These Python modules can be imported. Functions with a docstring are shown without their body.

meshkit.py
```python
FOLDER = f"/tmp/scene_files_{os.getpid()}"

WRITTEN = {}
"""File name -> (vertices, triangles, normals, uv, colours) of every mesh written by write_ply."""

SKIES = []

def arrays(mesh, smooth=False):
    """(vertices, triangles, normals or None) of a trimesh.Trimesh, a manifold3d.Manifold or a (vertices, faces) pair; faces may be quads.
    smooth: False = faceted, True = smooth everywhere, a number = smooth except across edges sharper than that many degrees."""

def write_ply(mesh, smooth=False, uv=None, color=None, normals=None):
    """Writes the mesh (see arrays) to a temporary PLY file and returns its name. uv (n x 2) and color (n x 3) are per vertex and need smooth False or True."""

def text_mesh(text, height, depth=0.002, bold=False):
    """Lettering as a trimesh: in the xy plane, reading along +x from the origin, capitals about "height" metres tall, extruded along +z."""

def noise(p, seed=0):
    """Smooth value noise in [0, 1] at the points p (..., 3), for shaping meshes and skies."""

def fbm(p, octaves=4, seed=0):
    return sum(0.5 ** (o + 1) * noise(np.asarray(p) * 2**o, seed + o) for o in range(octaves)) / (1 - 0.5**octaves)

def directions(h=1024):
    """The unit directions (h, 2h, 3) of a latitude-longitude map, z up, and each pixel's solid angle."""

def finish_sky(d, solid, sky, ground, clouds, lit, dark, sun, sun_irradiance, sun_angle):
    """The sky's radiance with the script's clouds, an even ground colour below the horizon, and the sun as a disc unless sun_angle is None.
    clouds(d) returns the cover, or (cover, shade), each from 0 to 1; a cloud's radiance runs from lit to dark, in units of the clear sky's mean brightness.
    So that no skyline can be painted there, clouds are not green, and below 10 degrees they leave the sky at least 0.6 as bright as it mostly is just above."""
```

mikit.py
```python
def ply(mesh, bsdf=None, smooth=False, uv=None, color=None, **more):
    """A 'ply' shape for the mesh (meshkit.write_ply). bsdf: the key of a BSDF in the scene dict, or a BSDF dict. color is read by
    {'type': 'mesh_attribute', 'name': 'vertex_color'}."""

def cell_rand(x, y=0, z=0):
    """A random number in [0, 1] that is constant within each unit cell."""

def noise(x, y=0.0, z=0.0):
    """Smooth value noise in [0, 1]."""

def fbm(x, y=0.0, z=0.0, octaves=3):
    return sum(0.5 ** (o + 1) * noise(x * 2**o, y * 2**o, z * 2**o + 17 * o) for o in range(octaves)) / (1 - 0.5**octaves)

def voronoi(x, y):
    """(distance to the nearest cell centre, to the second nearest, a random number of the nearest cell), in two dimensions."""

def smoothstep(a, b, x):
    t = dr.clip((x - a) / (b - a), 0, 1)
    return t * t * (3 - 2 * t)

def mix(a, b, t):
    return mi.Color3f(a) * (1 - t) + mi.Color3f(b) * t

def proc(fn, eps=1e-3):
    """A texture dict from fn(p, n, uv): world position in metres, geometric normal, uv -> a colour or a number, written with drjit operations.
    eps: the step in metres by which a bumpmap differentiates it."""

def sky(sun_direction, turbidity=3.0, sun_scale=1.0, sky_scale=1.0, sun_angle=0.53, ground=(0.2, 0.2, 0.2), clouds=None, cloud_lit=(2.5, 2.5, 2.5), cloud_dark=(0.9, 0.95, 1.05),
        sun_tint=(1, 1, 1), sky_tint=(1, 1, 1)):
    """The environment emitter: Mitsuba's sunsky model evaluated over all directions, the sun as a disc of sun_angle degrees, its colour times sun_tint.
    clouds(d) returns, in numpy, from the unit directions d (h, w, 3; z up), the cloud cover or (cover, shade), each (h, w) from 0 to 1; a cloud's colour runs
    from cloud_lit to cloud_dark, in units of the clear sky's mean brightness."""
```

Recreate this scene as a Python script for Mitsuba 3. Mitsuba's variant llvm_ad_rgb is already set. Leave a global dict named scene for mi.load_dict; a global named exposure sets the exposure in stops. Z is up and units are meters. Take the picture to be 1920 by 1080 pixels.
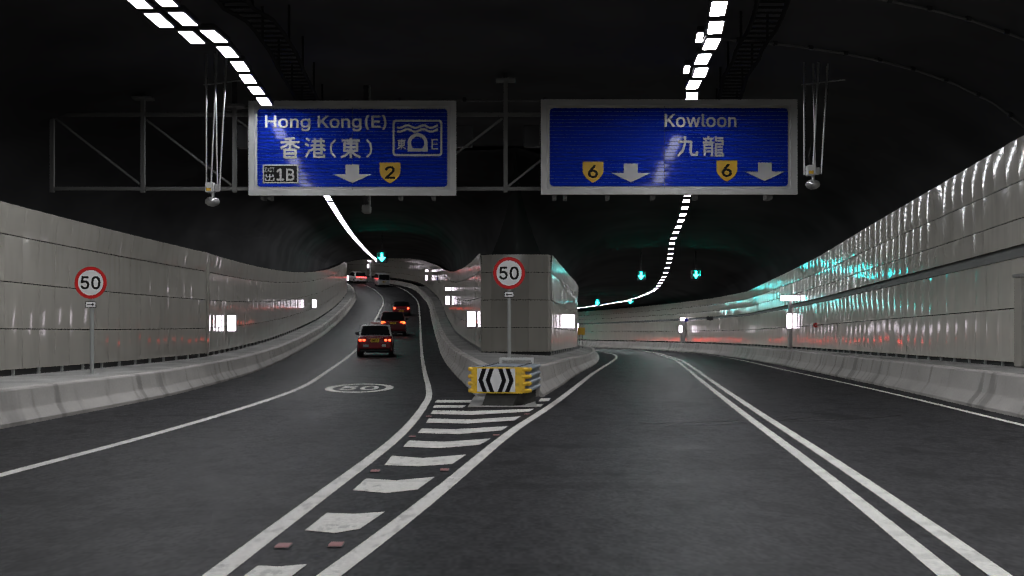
import math, random
import numpy as np, trimesh, manifold3d as m3
import mitsuba as mi, drjit as dr
import mikit, meshkit
from mikit import proc, noise, fbm, voronoi, cell_rand, smoothstep, mix
from shapely.geometry import LineString, Polygon, Point, box as sbox
from shapely.ops import unary_union
from shapely import affinity
from scipy.interpolate import PchipInterpolator

# ---------------------------------------------------------------- camera, exposure, light levels
F, HZ, EYE = 2400.0, 627.0, 1.45          # focal length in pixels of the 1920 wide photograph, horizon row, eye height
T = mi.ScalarTransform4f
scene, labels = {}, {}
scene['camera'] = {'type': 'perspective', 'fov': 2 * math.degrees(math.atan(960 / F)), 'fov_axis': 'x', 'near_clip': 0.1, 'far_clip': 2000.0,
                   'principal_point_offset_y': -(HZ - 540) / 1080,
                   'to_world': T().look_at(origin=[0, 0, EYE], target=[0, 1, EYE], up=[0, 0, 1])}
exposure = 0.0
LAMP = [29.0, 29.3, 30.0]                  # the ceiling lamps: the only light of the tunnel besides signals, lit boxes and tail lights
BOXLIGHT = [4.4, 3.8, 4.3]
GREEN = [0.35, 92.0, 62.0]
TAIL = [6.5, 0.36, 0.14]
rng = np.random.default_rng(7)

# ---------------------------------------------------------------- helpers
def V(px, py, y):
    return np.array([(px - 960) / F * y, y, EYE + (HZ - py) / F * y])
def G(px, py):
    y = EYE * F / (py - HZ)
    return np.array([(px - 960) / F * y, y])
def zl(y):                                 # the slip road climbs
    return 0.000345 * np.maximum(0, np.asarray(y, float) - 28.0) ** 2

def key_free(name):
    if name not in used: used.add(name); return name
    k = 1
    while f'{name}_{k:03d}' in used: k += 1
    used.add(f'{name}_{k:03d}'); return f'{name}_{k:03d}'
used = set()
def thing(name, label, cat, group=None, kind=None):
    k = key_free(name); d = {'label': label, 'category': cat}
    if group: d['group'] = group
    if kind: d['kind'] = kind
    labels[k] = d
    return k
def part(parent, name, mesh, mat, smooth=False, label=None, kind=None, emit=None, **kw):
    k = key_free(parent + '__' + name)
    sh = mikit.ply(mesh, mat, smooth=smooth, **kw)
    if emit is not None: sh['emitter'] = {'type': 'area', 'radiance': {'type': 'rgb', 'value': list(emit)}}
    scene[k] = sh
    if label or kind:
        labels[k] = {a: b for a, b in (('label', label), ('kind', kind)) if b}
    return k
def whole(name, mesh, mat, label, cat=None, smooth=False, group=None, kind=None, emit=None):
    k = key_free(name); sh = mikit.ply(mesh, mat, smooth=smooth)
    if emit is not None: sh['emitter'] = {'type': 'area', 'radiance': {'type': 'rgb', 'value': list(emit)}}
    scene[k] = sh; d = {'label': label}
    if cat: d['category'] = cat
    if group: d['group'] = group
    if kind: d['kind'] = kind
    labels[k] = d
    return k

def cat(*ms):
    return trimesh.util.concatenate([m for m in ms if m is not None])
def bx(x0, x1, y0, y1, z0, z1, bev=0.0):
    """A box with chamfered edges."""
    c = np.array([(x0 + x1) / 2, (y0 + y1) / 2, (z0 + z1) / 2]); e = np.array([abs(x1 - x0), abs(y1 - y0), abs(z1 - z0)])
    if bev <= 0:
        m = trimesh.creation.box(e); m.apply_translation(c); return m
    b = min(bev, e.min() / 2.01); h = e / 2; pts = []
    for s in np.ndindex(2, 2, 2):
        sg = np.array(s) * 2 - 1
        for k in range(3):
            p = h - b; p[k] = h[k]; pts.append(sg * p)
    m = trimesh.convex.convex_hull(np.array(pts)); m.apply_translation(c); return m
def hull(pts, r=0.0, n=1):
    pts = np.asarray(pts, float)
    if r > 0:
        s = trimesh.creation.icosphere(subdivisions=n, radius=r).vertices
        pts = (pts[:, None] + s[None]).reshape(-1, 3)
    return trimesh.convex.convex_hull(pts)
def tube(a, b, r, n=10):
    a, b = np.asarray(a, float), np.asarray(b, float)
    return trimesh.creation.cylinder(radius=r, segment=[a, b], sections=n)
def bar(a, b, w, h):
    """A square bar from a to b."""
    a, b = np.asarray(a, float), np.asarray(b, float); d = b - a; L = np.linalg.norm(d); d = d / L
    up = np.array([0, 1.0, 0]); x = np.cross(d, up); x /= np.linalg.norm(x); up = np.cross(x, d)
    m = bx(-w / 2, w / 2, -h / 2, h / 2, 0, L, 0.006)
    M = np.eye(4); M[:3, 0], M[:3, 1], M[:3, 2], M[:3, 3] = x, up, d, a
    m.apply_transform(M); return m
def sweep(P, r, n=8):
    v, f = _tube(np.asarray(P, float), r, n); return trimesh.Trimesh(v, f, process=False)
def _tube(p, r, sides):
    t = np.gradient(p, axis=0); t /= np.linalg.norm(t, axis=1, keepdims=True) + 1e-12
    a = np.cross(t, np.where(np.abs(t[:, 2:]) < 0.9, [0, 0, 1.0], [1.0, 0, 0])); a /= np.linalg.norm(a, axis=1, keepdims=True)
    b = np.cross(t, a); an = np.arange(sides) * 2 * np.pi / sides
    v = p[:, None] + r * (np.cos(an)[None, :, None] * a[:, None] + np.sin(an)[None, :, None] * b[:, None])
    i, j = np.meshgrid(np.arange(len(p) - 1), np.arange(sides), indexing='ij')
    q = np.stack([i * sides + j, i * sides + (j + 1) % sides, (i + 1) * sides + (j + 1) % sides, (i + 1) * sides + j], -1).reshape(-1, 4)
    return v.reshape(-1, 3), np.vstack([q[:, [0, 1, 2]], q[:, [0, 2, 3]]])
def grid(P):
    """A sheet from an (n, m, 3) array of points."""
    n, m = P.shape[:2]
    i, j = np.meshgrid(np.arange(n - 1), np.arange(m - 1), indexing='ij')
    a = i * m + j
    q = np.stack([a, a + 1, a + m + 1, a + m], -1).reshape(-1, 4)
    return trimesh.Trimesh(P.reshape(-1, 3), np.vstack([q[:, [0, 1, 2]], q[:, [0, 2, 3]]]), process=False)
def extr(poly, d):
    ms = [trimesh.creation.extrude_polygon(g, d, engine='earcut') for g in getattr(poly, 'geoms', [poly]) if g.area > 1e-9]
    return cat(*ms)

class Path:
    """A curve in plan through (X, Y) knots."""
    def __init__(self, knots, step=0.5):
        k = np.array(knots, float); c = np.r_[0, np.cumsum(np.linalg.norm(np.diff(k, axis=0), axis=1))]
        t = np.linspace(0, c[-1], int(c[-1] / step) + 2)
        p = np.stack([PchipInterpolator(c, k[:, i])(t) for i in (0, 1)], 1)
        for _ in range(int(30 * (0.5 / step) ** 2) if step >= 0.3 else 4):                                   # takes the corners off the interpolation
            p[1:-1] = (p[:-2] + 2 * p[1:-1] + p[2:]) / 4
        self.set(p)
    def set(self, p):
        self.p = p; self.s = np.r_[0, np.cumsum(np.linalg.norm(np.diff(p, axis=0), axis=1))]; self.L = self.s[-1]
        t = np.gradient(p, axis=0); self.t = t / np.linalg.norm(t, axis=1, keepdims=True)
        return self
    def at(self, s):
        return np.stack([np.interp(s, self.s, self.p[:, i]) for i in (0, 1)], -1)
    def tan(self, s):
        t = np.stack([np.interp(s, self.s, self.t[:, i]) for i in (0, 1)], -1)
        return t / np.linalg.norm(t, axis=-1, keepdims=True)
    def right(self, s):
        t = self.tan(s); return np.stack([t[..., 1], -t[..., 0]], -1)
    def s_at_y(self, y):
        return float(self.s[np.argmax(self.p[:, 1] >= y)])
    def offset(self, d):
        q = Path.__new__(Path); n = np.stack([self.t[:, 1], -self.t[:, 0]], 1)
        return q.set(self.p + n * d)

# ---------------------------------------------------------------- materials
def rgb(*c): return {'type': 'rgb', 'value': list(c)}
def mat(name, base, rough=0.5, spec=0.5, metal=0.0, two=True, **kw):
    b = {'type': 'principled', 'base_color': base if isinstance(base, dict) else rgb(*base), 'roughness': rough, 'specular': spec, 'metallic': metal, **kw}
    scene[name] = {'type': 'twosided', 'bsdf': b} if two else b
def asphalt_c(p, n, uv):
    g = 0.6 * noise(p.x * 38, p.y * 16, 3) + 0.4 * noise(p.x * 11, p.y * 5, 7)
    patch = fbm(p.x * 0.35, p.y * 0.12, 1.0, 4)
    streak = fbm(p.x * 1.7, p.y * 0.07, 5.0, 3)
    scuff = smoothstep(0.66, 0.76, fbm(p.x * 0.7, p.y * 0.9, 9.0, 5))
    spot = smoothstep(0.62, 0.70, fbm(p.x * 2.6, p.y * 1.5, 4.0, 3))
    v = 0.0245 * (0.86 + 0.14 * patch + 0.22 * streak) * (0.5 + 1.0 * g) * (1 - 0.30 * scuff) * (1 - 0.24 * spot)
    return mi.Color3f(v, v * 0.985, v * 1.06)
def asphalt_r(p, n, uv):
    return 0.47 + 0.10 * fbm(p.x * 1.4, p.y * 1.1, 2.0, 4)
mat('asphalt', proc(asphalt_c), proc(asphalt_r), 0.08)
def asphalt_b(p, n, uv): return fbm(p.x * 60, p.y * 60, 0.0, 2)
scene['asphalt'] = {'type': 'twosided', 'bsdf': {'type': 'bumpmap', 'bsdf': scene['asphalt']['bsdf'], 'arbitrary': proc(asphalt_b, 4e-3), 'scale': 0.004}}
def concrete_c(p, n, uv):
    a = fbm(p.x * 0.9, p.y * 0.9, p.z * 1.3, 4)
    st = smoothstep(0.52, 0.75, fbm((p.x + p.y) * 2.6, (p.x - p.y) * 0.4, p.z * 0.5, 3))
    gr = noise(p.x * 30, p.y * 30, p.z * 30)
    v = 0.33 * (0.76 + 0.42 * a) * (1 - 0.36 * st) * (0.94 + 0.12 * gr)
    return mi.Color3f(v * 1.0, v * 0.955, v * 0.90)
mat('concrete', proc(concrete_c), 0.75, 0.3)
def walk_c(p, n, uv):
    a = fbm(p.x * 1.2, p.y * 0.8, 4.0, 5)
    v = 0.20 * (0.62 + 0.75 * a) * (0.92 + 0.16 * noise(p.x * 25, p.y * 25, 1))
    return mi.Color3f(v, v * 0.985, v * 0.95)
mat('walkway_concrete', proc(walk_c), 0.85, 0.2)
def paint_c(p, n, uv):
    w = smoothstep(0.60, 0.74, fbm(p.x * 14, p.y * 5, 8.0, 4))
    w2 = noise(p.x * 50, p.y * 50, 1)
    w = dr.maximum(w, 0.55 * smoothstep(0.62, 0.74, noise(p.x * 0.9, p.y * 4.2, 2.0)))
    return mix([0.52, 0.51, 0.48], [0.32, 0.315, 0.30], w * 0.7) * (0.88 + 0.2 * w2)
mat('road_paint', proc(paint_c), 0.6, 0.4)
def ceil_c(p, n, uv):
    a = fbm(p.x * 0.4, p.y * 0.4, p.z * 0.6, 4)
    return mi.Color3f(0.052, 0.052, 0.0535) * (0.5 + a)
mat('ceiling_paint', proc(ceil_c), 0.95, 0.06)
for i, v in enumerate((0.335, 0.342, 0.328, 0.51, 0.52, 0.50)):  # last three paler: the right wall's extra light put into the colour
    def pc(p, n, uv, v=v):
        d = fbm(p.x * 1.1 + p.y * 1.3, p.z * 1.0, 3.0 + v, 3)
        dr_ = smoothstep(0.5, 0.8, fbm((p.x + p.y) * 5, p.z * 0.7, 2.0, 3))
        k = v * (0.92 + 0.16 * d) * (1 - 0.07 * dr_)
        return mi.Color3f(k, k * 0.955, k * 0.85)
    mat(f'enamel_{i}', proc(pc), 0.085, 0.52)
def tm_c(p, n, uv):
    a = smoothstep(0.35, 0.65, fbm(p.x * 5, p.y * 9, 1.0, 4))
    return mix([0.011, 0.011, 0.0115], [0.021, 0.021, 0.022], a)
mat('tyre_black', proc(tm_c), 0.55, 0.05)
mat('dark_metal', (0.03, 0.03, 0.032), 0.5)
mat('black_rubber', (0.02, 0.02, 0.02), 0.6)
mat('galvanised', (0.34, 0.35, 0.34), 0.45, 0.5, 0.35)
mat('recess_grey', (0.17, 0.17, 0.165), 0.6, 0.3)
mat('dull_steel', (0.15, 0.15, 0.145), 0.6, 0.3)
mat('tray_metal', (0.02, 0.02, 0.02), 0.9, 0.04)
mat('steel', (0.48, 0.48, 0.47), 0.3, 0.5, 0.7)
mat('sign_blue', (0.006, 0.028, 0.36), 0.11, 0.10)
mat('sign_white', (0.50, 0.50, 0.49), 0.4, 0.2)
mat('sign_yellow', (0.60, 0.36, 0.03), 0.4, 0.4)
mat('sign_black', (0.010, 0.010, 0.011), 0.4, 0.08)
mat('sign_red', (0.55, 0.02, 0.02), 0.35, 0.4)
mat('sign_frame', (0.50, 0.50, 0.49), 0.5, 0.4)
mat('bright_white', (0.75, 0.75, 0.75), 0.35, 0.4)
def yel(p, n, uv):
    d = smoothstep(0.5, 0.75, fbm(p.x * 9, p.y * 9, p.z * 9, 4))
    return mix([0.78, 0.49, 0.035], [0.40, 0.27, 0.06], d * 0.6)
mat('cushion_yellow', proc(yel), 0.45)
mat('cushion_grey', (0.24, 0.27, 0.30), 0.45, 0.5, 0.2)
def rub(p, n, uv):
    d = fbm(p.x * 8, p.y * 8, p.z * 8, 4)
    return mi.Color3f(0.028, 0.027, 0.024) * (0.5 + d)
mat('dirty_rubber', proc(rub), 0.7)
mat('stud_red', (0.24, 0.115, 0.115), 0.5, 0.2)
mat('car_red', (0.17, 0.003, 0.008), 0.25, 0.5, clearcoat=1.0, clearcoat_gloss=0.97)
mat('car_dark_red', (0.085, 0.004, 0.008), 0.25, 0.5, clearcoat=1.0, clearcoat_gloss=0.97)
mat('car_silver', (0.42, 0.43, 0.44), 0.3, 0.5, 0.4, clearcoat=1.0, clearcoat_gloss=0.95)
mat('car_white', (0.68, 0.68, 0.68), 0.3, 0.5, clearcoat=1.0, clearcoat_gloss=0.95)
mat('car_roof_silver', (0.36, 0.37, 0.37), 0.3, 0.5, 0.2, clearcoat=1.0, clearcoat_gloss=0.95)
mat('car_glass', (0.008, 0.009, 0.010), 0.06, 0.8)
mat('car_trim', (0.015, 0.015, 0.016), 0.45)
mat('chrome', (0.75, 0.75, 0.75), 0.12, 0.5, 1.0)
mat('plate_yellow', (0.62, 0.40, 0.03), 0.4)
mat('lens_red', (0.18, 0.006, 0.006), 0.2)
mat('lamp_white', (0.8, 0.8, 0.8), 0.4)
mat('sign_blue_small', (0.03, 0.03, 0.5), 0.4)

# ---------------------------------------------------------------- plan of the tunnel
left_toe = Path([(-7.7, -24), (-7.75, 0), (-7.84, 19.6), (-8.0, 29), (-8.4, 35), (-9.2, 46), (-11.3, 68), (-14.7, 106), (-18.2, 147), (-19.4, 160), (-20.9, 171), (-23.2, 182), (-26.5, 191), (-31, 198), (-38, 203)])
left_wall_a = Path([(-10.6, -24), (-10.65, 0), (-10.68, 20), (-10.7, 27), (-10.75, 45.0)])
left_wall_b = Path([(-10.83, 45.35), (-12.7, 66), (-14.5, 86), (-16.1, 106), (-19.45, 147), (-20.65, 160), (-22.2, 171), (-24.4, 182), (-27.5, 191), (-32, 198.8), (-38, 204.2)])
nose_left_toe = Path([(-0.82, 29.6), (-0.88, 30.3), (-1.3, 36), (-1.9, 43), (-3.1, 58), (-5.05, 85), (-7.6, 120), (-9.8, 148), (-12.1, 167), (-13.9, 178), (-17.8, 188.5), (-23.5, 195.5), (-32, 199.5), (-40, 201)])
nose_left_wall = Path([(-1.16, 47.6), (-2.0, 60), (-3.2, 76), (-5.4, 107), (-8.5, 148), (-10.9, 168), (-12.7, 179.4), (-16.8, 190), (-23, 197), (-32, 201), (-40, 202.5)])
nose_right_toe = Path([(0.72, 29.6), (0.78, 30.3), (1.32, 35.3), (2.13, 44), (3.13, 53.5), (4.09, 62.4), (4.85, 71.6), (5.4, 79), (6.1, 91), (6.7, 103), (6.7, 115), (6.2, 125), (4.9, 140), (1.5, 160), (-2, 175)])
nose_right_wall = Path([(1.46, 47.6), (2.35, 57), (3.6, 70.6), (4.2, 84), (4.85, 100), (4.9, 115), (4.4, 125), (3.4, 140), (0.2, 160), (-3.4, 175)])
right_toe = Path([(6.2, -24), (7.4, 5), (8.8, 22), (10.2, 34.5), (12.4, 58), (14.0, 80), (14.6, 95), (14.2, 110), (13.0, 124), (10.3, 142), (8.7, 151), (4.5, 171), (1.5, 182)])
right_wall = Path([(8.2, -24), (9.4, 5), (10.6, 20), (11.5, 29), (13.2, 48), (14.3, 60), (15.2, 75), (15.9, 90), (15.95, 100), (15.4, 111), (14.2, 125), (11.6, 145), (8.4, 163), (5.6, 175), (2.7, 186)])
WALK_L, WALK_R, WALK_N = 0.57, 0.71, 0.68
def z_left(y): return zl(y) + WALK_L
def H_NR(y): return np.interp(y, [30, 48, 64, 90], [0.66, 0.58, 0.48, 0.42])
def z_nose_l(y): return zl(y) + WALK_N - 0.10 * np.clip((np.asarray(y, float) - 48) / 30, 0, 1)
def flat(v): return lambda y: np.asarray(y, float) * 0 + v

# road: one sheet, with a step hidden inside the concrete nose where the slip road leaves the level road
ys = np.r_[np.arange(-24, 28, 2.0), np.arange(28, 216, 2.0)]
xc = np.interp(ys, [0, 30, 47, 70, 107, 150, 200], [-0.1, -0.1, 0.15, 0.3, 0.1, -3.2, -8.5])
rows = []
for y, c in zip(ys, xc):
    xl = np.linspace(-48, c, 24); xr = np.linspace(c, 26, 16)
    rows.append(np.vstack([np.stack([xl, xl * 0 + y, xl * 0 + zl(y)], 1), np.stack([xr + 0.002, xr * 0 + y, xr * 0], 1)]))
road = whole('road', grid(np.array(rows)[:, ::-1]), 'asphalt', 'dark worn asphalt road forking into a climbing slip road and a level road', kind='structure')

# ---------------------------------------------------------------- painted markings (children of the road)
def strip(P, w, z=lambda p: 0 * p[:, 1]):
    P = np.asarray(P, float); t = np.gradient(P, axis=0); t /= np.linalg.norm(t, axis=1, keepdims=True); n = np.stack([-t[:, 1], t[:, 0]], 1)
    zz = z(P) + 0.005
    wob = 0.004 * (meshkit.noise(np.c_[P * 9, P[:, :1] * 0]) - 0.5)[:, None]
    return grid(np.stack([np.c_[P + n * (w / 2 + wob), zz], np.c_[P - n * (w / 2 - wob), zz]], 1))
def zramp(P): return zl(P[:, 1])
def Z6(x, y): return 360 + x / 2.2857, 640 + y / 2.2857
def Z7(x, y): return 1000 + x / 2.087, 620 + y / 2.087
def SL(px, py):                             # the point of the slip road seen at a pixel of the photograph
    lo, hi = 5.0, 260.0
    for _ in range(60):
        y = (lo + hi) / 2
        if HZ - F * (zl(y) - EYE) / y > py: lo = y
        else: hi = y
    return ((px - 960) / F * y, y)
def dense(k, step=0.4): return Path(k, step).p
part(road, 'edge_line', strip(dense([(-5.0, -20), (-5.1, 5)] + [SL(*q) for q in ((0, 890), (200, 840), (354, 796), (537.5, 738), (617, 694), (671, 652.5), (698, 610), (711, 585.5), (719, 566.7), (716, 556.7), (702, 543.3), (684, 534.4), (664, 528.5))] + [(-28, 196), (-36, 200.5)]), 0.15, zramp), 'road_paint')
hl = [G(*Z6(x, y)) for x, y in [(98, 1006), (315, 842), (540, 670), (718, 541), (865, 430), (945, 347), (990, 284)]]
hl = [tuple(hl[0] + (hl[0] - hl[1]) * 3)] + [tuple(p) for p in hl] + [SL(*q) for q in ((804.5, 747), (804, 730), (797, 702), (791.7, 671.7), (789, 635.6), (786.7, 591), (783, 566), (771, 552), (757, 543), (735, 535))] + [(-22, 192), (-30, 196.5)]
part(road, 'edge_line', strip(dense(hl), 0.15, zramp), 'road_paint')
hr = [G(*Z6(x, y)) for x, y in [(590, 1006), (830, 830), (1050, 655), (1230, 500), (1390, 370)]] + [G(*q) for q in ((1007, 778.7), (1028, 764.4), (1050, 749), (1063, 738.5), (1078.5, 726.8), (1094, 714), (1109.6, 702), (1125, 692), (1142, 681.5), (1153.7, 673), (1156, 669), (1149, 664), (1136, 661))]
hr = [tuple(hr[0] + (hr[0] - hr[1]) * 3)] + [tuple(p) for p in hr] + [(7.6, 113), (7.1, 124), (5.6, 140), (2.4, 160), (-1.2, 175)]
part(road, 'edge_line', strip(dense(hr), 0.15), 'road_paint')
dl = [G(*Z7(x, y)) for x, y in [(1625, 960), (1435, 800), (1215, 625), (1000, 458), (870, 362), (760, 277), (660, 198), (600, 148), (550, 113)]]
dl = [tuple(dl[0] + (dl[0] - dl[1]) * 4)] + [tuple(p) for p in dl] + [(10.4, 90), (11.2, 103), (11.3, 116), (10.2, 129), (8.5, 140), (5, 160), (1.5, 175)]
dlp = Path(dl, 0.4)
for o in (0.0, 0.31):
    part(road, 'lane_line', strip(dlp.offset(o).p, 0.14), 'road_paint')
er = [(5.5, -24), (6.9, 8), (8.14, 20.35), (9.3, 31.35), (11.0, 51), (13.2, 77), (13.9, 92), (13.7, 108), (12.5, 122), (10.2, 138), (8.2, 150), (4, 169), (1, 180)]
part(road, 'edge_line', strip(dense(er), 0.13), 'road_paint')
bars = [[(282, 965), (380, 968), (492, 958), (400, 1030), (300, 1050), (180, 1040)], [(578, 738), (700, 742), (825, 733), (720, 805), (610, 824), (485, 812)],
        [(745, 590), (875, 598), (1040, 583), (965, 637), (830, 652), (690, 640)], [(857, 492), (990, 502), (1175, 487), (1115, 527), (970, 537), (825, 532)],
        [(930, 427), (1080, 432), (1280, 418), (1230, 445), (1060, 459), (905, 453)], [(985, 375), (1130, 378), (1355, 365), (1325, 383), (1140, 399), (968, 394)],
        [(1015, 332), (1190, 336), (1410, 323), (1380, 340), (1180, 353), (1003, 350)], [(1033, 297), (1200, 300), (1465, 290), (1445, 302), (1200, 316), (1022, 312)],
        [(1050, 252), (1213, 253), (1195, 263), (1040, 263)], [(1040, 274), (1175, 275), (1160, 285), (1033, 285)],
        [(1495, 245), (1538, 245), (1528, 257), (1485, 258)], [(1475, 270), (1507, 269), (1495, 280), (1465, 281)]]
for b in bars:
    pts = np.array([G(*Z6(x, y)) for x, y in b])
    m = extr(Polygon(pts).buffer(0), 0.003); m.apply_translation([0, 0, 0.003])
    part(road, 'hatch_bar', m, 'road_paint')
# the speed roundel on the slip road
def text(s, h, d=0.003, bold=False): return meshkit.text_mesh(s, h, d, bold)
def centred(m, w=None, h=None):
    b = m.bounds; m.apply_translation([-(b[0][0] + b[1][0]) / 2, -(b[0][1] + b[1][1]) / 2, -b[0][2]])
    e = m.extents; sx = w / e[0] if w else 1; sy = h / e[1] if h else (sx if w else 1)
    if not w: sx = sy
    m.apply_scale([sx, sy, 1]); return m
ring = affinity.scale(Point(0, 0).buffer(1, 48), 0.90, 2.55).difference(affinity.scale(Point(0, 0).buffer(1, 48), 0.70, 2.12))
rm = cat(extr(ring, 0.003), centred(text('50', 1.0, bold=True), 1.0, 2.3))
c50 = np.array([-(960 - 674.5) / F * 34.2, 34.2]); a50 = math.radians(3.0)
rm = rm.subdivide_to_size(0.4) if hasattr(rm, 'subdivide_to_size') else rm
v = rm.vertices.copy(); v2 = np.c_[v[:, 0] * math.cos(a50) - v[:, 1] * math.sin(a50) + c50[0], v[:, 0] * math.sin(a50) + v[:, 1] * math.cos(a50) + c50[1]]
rm.vertices = np.c_[v2, zl(v2[:, 1]) + 0.006 + v[:, 2]]
part(road, 'speed_roundel', rm, 'road_paint', label='painted number 50 in an oval ring on the slip road')
for x0_, y0_, x1_, y1_, sag in ((2.1, 20.8, 5.0, 22.6, 0.35), (2.4, 20.2, 5.2, 22.2, 0.35), (4.6, 21.3, 7.0, 23.0, 0.3)):
    t = np.linspace(0, 1, 24); P = np.c_[x0_ + (x1_ - x0_) * t, y0_ + (y1_ - y0_) * t - sag * np.sin(np.pi * t)]
    part(road, 'tyre_mark', strip(P, 0.10, lambda p: 0 * p[:, 1] - 0.003), 'tyre_black')
# red reflecting studs
for i, (x, y) in enumerate([(392, 875), (618, 870), (785, 553), (1083, 548), (945, 405), (1305, 398), (1015, 318), (1435, 308)]):
    g = G(*Z6(x, y + 6))
    k = thing('road_stud', 'small red reflecting stud on the hatched wedge, ' + ('left' if i % 2 == 0 else 'right') + ' one of the ' + ['nearest', 'second nearest', 'third nearest', 'farthest'][i // 2] + ' pair', 'road stud', 'red studs in the hatched wedge')
    part(k, 'base', bx(g[0] - 0.05, g[0] + 0.05, g[1] - 0.10, g[1] + 0.10, 0.0, 0.011, 0.006), 'dark_metal')
    part(k, 'reflector', hull([(g[0] + sx * 0.045, g[1] + sy * w, z) for sx in (-1, 1) for sy, w, z in ((-1, 0.092, 0.0105), (1, 0.092, 0.0105), (-1, 0.07, 0.017), (1, 0.07, 0.017))]), 'stud_red')

# ---------------------------------------------------------------- concrete barriers and walkways
def barrier(name, label, path, side, H, zroad, s0=0, s1=None, seg=4.0):
    """side +1: the concrete stands to the right of the path (looking along it)."""
    k = thing(name, label, 'barrier', None)
    s1 = path.L if s1 is None else s1
    Hf = H if callable(H) else (lambda y: H)
    def profile(H): return [(0.0, -0.02), (0.0, 0.06), (0.13, H * 0.36), (0.17, H * 0.46), (0.235, H - 0.03), (0.265, H), (0.50, H), (0.50, -0.02)]
    prof = profile(0.5)
    n = int((s1 - s0) / seg)
    for i in range(n):
        a, b = s0 + i * seg + 0.0025, s0 + (i + 1) * seg - 0.0025
        j = rng.normal(0, 0.0012)
        ss = np.linspace(a, b, 4)
        C = path.at(ss); N = path.right(ss) * side
        P = np.array([[np.r_[C[q] + N[q] * (u + j), z + zroad(C[q][1])] for u, z in profile(Hf(C[q][1]))] for q in range(4)])
        sheet = grid(P if side < 0 else P[:, ::-1])
        ends = [grid(np.stack([P[q][:7], np.array([np.r_[P[q][6][:2], w[2]] for w in P[q][:7]])], 1)) for q in (0, 3)]
        part(k, 'segment', cat(sheet, *ends), 'concrete', smooth=25)
    return k
zr = lambda y: float(zl(y))
z0 = lambda y: 0.0
barrier('concrete_barrier', 'long pale concrete kerb barrier along the left side of the slip road', left_toe, -1, WALK_L, zr)
barrier('concrete_barrier', 'pale concrete barrier along the right side of the slip road, left flank of the nose', nose_left_toe, 1, WALK_N - 0.02, lambda y: float(z_nose_l(y)) - WALK_N)
barrier('concrete_barrier', 'pale concrete barrier on the right flank of the nose beside the level road', nose_right_toe, -1, lambda y: float(H_NR(y)), z0)
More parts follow.
